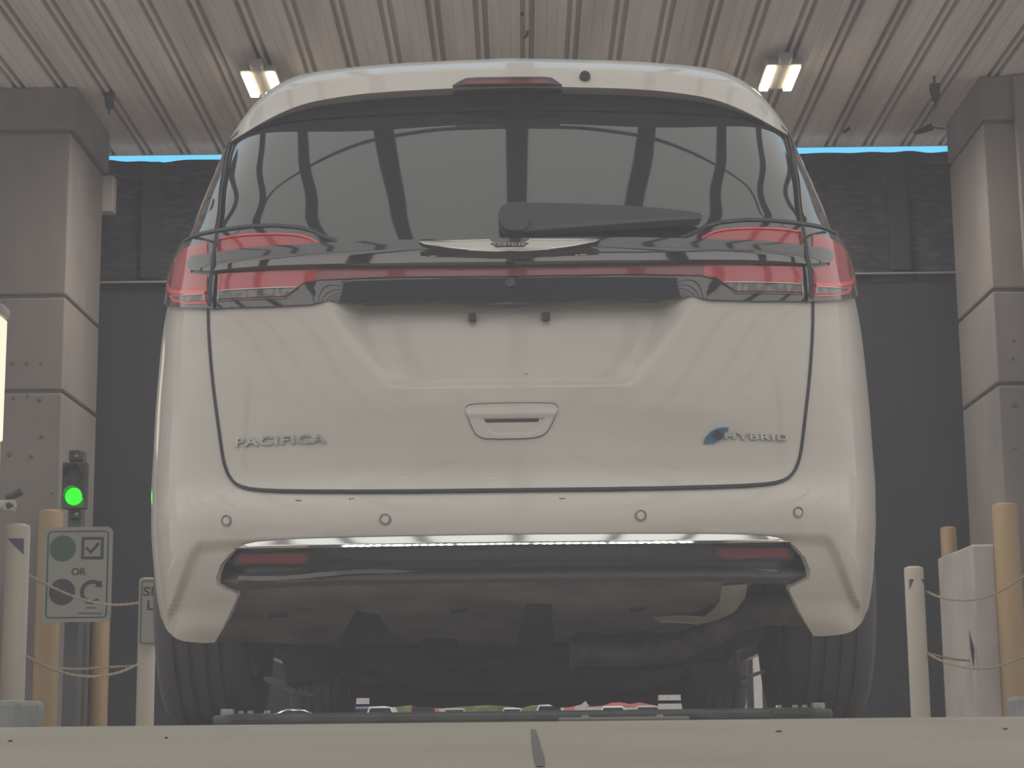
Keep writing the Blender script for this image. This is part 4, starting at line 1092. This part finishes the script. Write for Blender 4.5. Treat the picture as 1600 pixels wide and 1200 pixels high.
# ================================================================== outside beyond the opening
mb = MB().add([(-200, 16.4, 0), (200, 16.4, 0), (200, 400, 0), (-200, 400, 0)], [(0, 1, 2, 3)])
struct(mb.build('ground', asphalt))
carm = {n: mat('car_' + n, c, .3, coat=.8) for n, c in dict(white=(.8, .8, .8), red=(.6, .06, .08), blue=(.12, .2, .45), silver=(.5, .5, .52)).items()}
def far_car(px, Y, hgt, wid, m, label, lights=False):
    c = P(px, 1110, Y); root = empty('parked_car', label, 'car', 'cars in the far lot', (c.x, Y, 0)); w2 = wid / 2
    pr = [(-w2, .25), (-w2, .85), (-w2 * .93, .95), (-w2 * .72, hgt - .06), (-w2 * .6, hgt), (w2 * .6, hgt), (w2 * .72, hgt - .06), (w2 * .93, .95), (w2, .85), (w2, .25)]
    MB().prism(pr, 0, 4.2).build('body', carm[m], root)
    MB().prism([(-w2 * .8, .98), (-w2 * .66, hgt - .12), (w2 * .66, hgt - .12), (w2 * .8, .98)], -.02, .0).build('window', gloss, root)
    for k in (-1, 1):
        MB().box((k * w2 * .78 - .12, .1, 0), (k * w2 * .78 + .12, .75, .64), .04).build('wheel', rubber, root)
        if lights: MB().box((k * w2 * .84 - .1, -.03, .7), (k * w2 * .84 + .1, 0, .95), .02).build('tail_lamp', redlens, root)
for a in [(560, 118, 1.45, 1.8, 'blue', 'blue and white car far off under the van, leftmost'), (594, 112, 1.42, 1.75, 'white', 'white car far off, second from the left under the van'), (661, 112, 1.62, 1.8, 'red', 'red car far off under the van with pale roof', True), (710, 125, 1.4, 1.7, 'silver', 'grey car far off beside the bushes'), (800, 125, 1.4, 1.5, 'white', 'low white car far off under the middle of the van'), (859, 118, 1.5, 1.9, 'white', 'white car far off right of the low white one'), (958, 120, 1.38, 1.8, 'white', 'white car far off in front of the pink tent'), (1012, 120, 1.38, 1.8, 'silver', 'pale car far off at the right end under the van')]:
    far_car(*a)
bushm = mat('bush_leaves', (.12, .17, .05), .8, noise=((.9, .9, .9), (.25, .27, .09), 5, .4, .6))
def bush(px, Y, wid, h, label):
    bm = bmesh.new(); bmesh.ops.create_icosphere(bm, subdivisions=3, radius=1); r_ = random.Random(px)
    for v in bm.verts: v.co = Vector((v.co.x * wid / 2, v.co.y * .9, h / 2 + v.co.z * h / 2)) * (1 + r_.uniform(-.09, .09))
    me = bpy.data.meshes.new('bush'); bm.to_mesh(me); bm.free(); o = link('bush', me, bushm); o.location = (P(px, 1100, Y).x, Y, 0); tag(o, label, 'bush')
bush(630, 135, 2.0, 2.6, 'green bush far off between the white and red cars'); bush(735, 140, 3.2, 2.8, 'wide green bush far off, left of centre'); bush(790, 142, 3.4, 2.6, 'green bush far off behind the low white car'); bush(835, 138, 2.2, 2.4, 'small green bush far off right of the low white car')
tent = mat('pink_canvas', (.55, .16, .15), .8)
for px, label in ((890, 'pink marker board far off'),):
    c = P(px, 1100, 128); o = MB().box((c.x - .35, 128, 0), (c.x + .35, 128.3, 1.8), .02).build('marker_board', tent); tag(o, label + ' right of the white cars', 'board')
for px, wd in ((955, 3.4), (1000, 2.6)):
    YQ = 130 if wd > 3 else 134; c = P(px, 1100, YQ); root = empty('tent', 'pink tent far off under the van, the %s one' % ('wider' if wd > 3 else 'narrower'), 'tent', 'tents in the far lot', (c.x, YQ, 0))
    MB().prism([(-wd / 2, 1.45), (0, 2.3), (wd / 2, 1.45)], 0, 2.5).build('canopy', tent, root)
    for k in (-1, 1): MB().box((k * wd / 2 - .03, .02, 0), (k * wd / 2 + .03, .08, 1.46)).build('pole', silver, root)
# distant building band
o = MB().box((-60, 190, 0), (60, 200, 16)).build('distant_building', plm); tag(o, 'long pale building on the far horizon', 'building')

# ================================================================== open canopy frame over the camera, mirrored in the window and chrome
HB = 5.2
mb = None
xb = P(811, 250, 6).x * 0 + .035
for k in range(-5, 6):
    x = xb + k * 1.15
    struct(MB().box((x - .095, -16, HB), (x + .095, 8.5, HB + .05)).build('trim_%d' % (k + 10), beamm))
for i, y in enumerate((3.26, -6.5)):
    struct(MB().box((-9, y, HB + .055), (9, y + .055, HB + .09)).build('trim_%d' % (i + 20), beamm))
for sg in (-1, 1):
    for y in (-14, -3):
        struct(MB().box((xb + sg * 7.0 - .15, y, -.04), (xb + sg * 7.0 + .15, y + .3, HB)).build('trim_%d' % (30 + sg + (y > -5) * 3), beamm))
struct(MB().add([(-60, -60, -.04), (60, -60, -.04), (60, -3, -.04), (-60, -3, -.04)], [(0, 1, 2, 3)]).build('floor_rear', concrete))

# thin haze added before the van to lift the blacks like lens glare
hz = bpy.data.materials.new('veil'); hz.use_nodes = True; t = hz.node_tree; t.nodes.clear()
o_ = t.nodes.new('ShaderNodeOutputMaterial'); v_ = t.nodes.new('ShaderNodeVolumeScatter'); v_.inputs['Density'].default_value = VEIL; v_.inputs['Color'].default_value = (.94, .91, 1, 1); v_.inputs['Anisotropy'].default_value = 0.0
t.links.new(v_.outputs[0], o_.inputs['Volume'])
o = MB().box((-3.5, -.5, .0 - .06), (3.5, 3.85, 3.2)).build('veil', hz); tag(o, 'thin pale haze added between the camera and the van to stand in for lens glare', 'veil', kind='stuff')

struct(MB().box((-30, -19, -.04), (30, -18, 8.5)).build('sky_block_rear', mat('sky_block_dark', (.16, .155, .15), .8)))  # unseen, added to darken low reflections and the pillar fronts
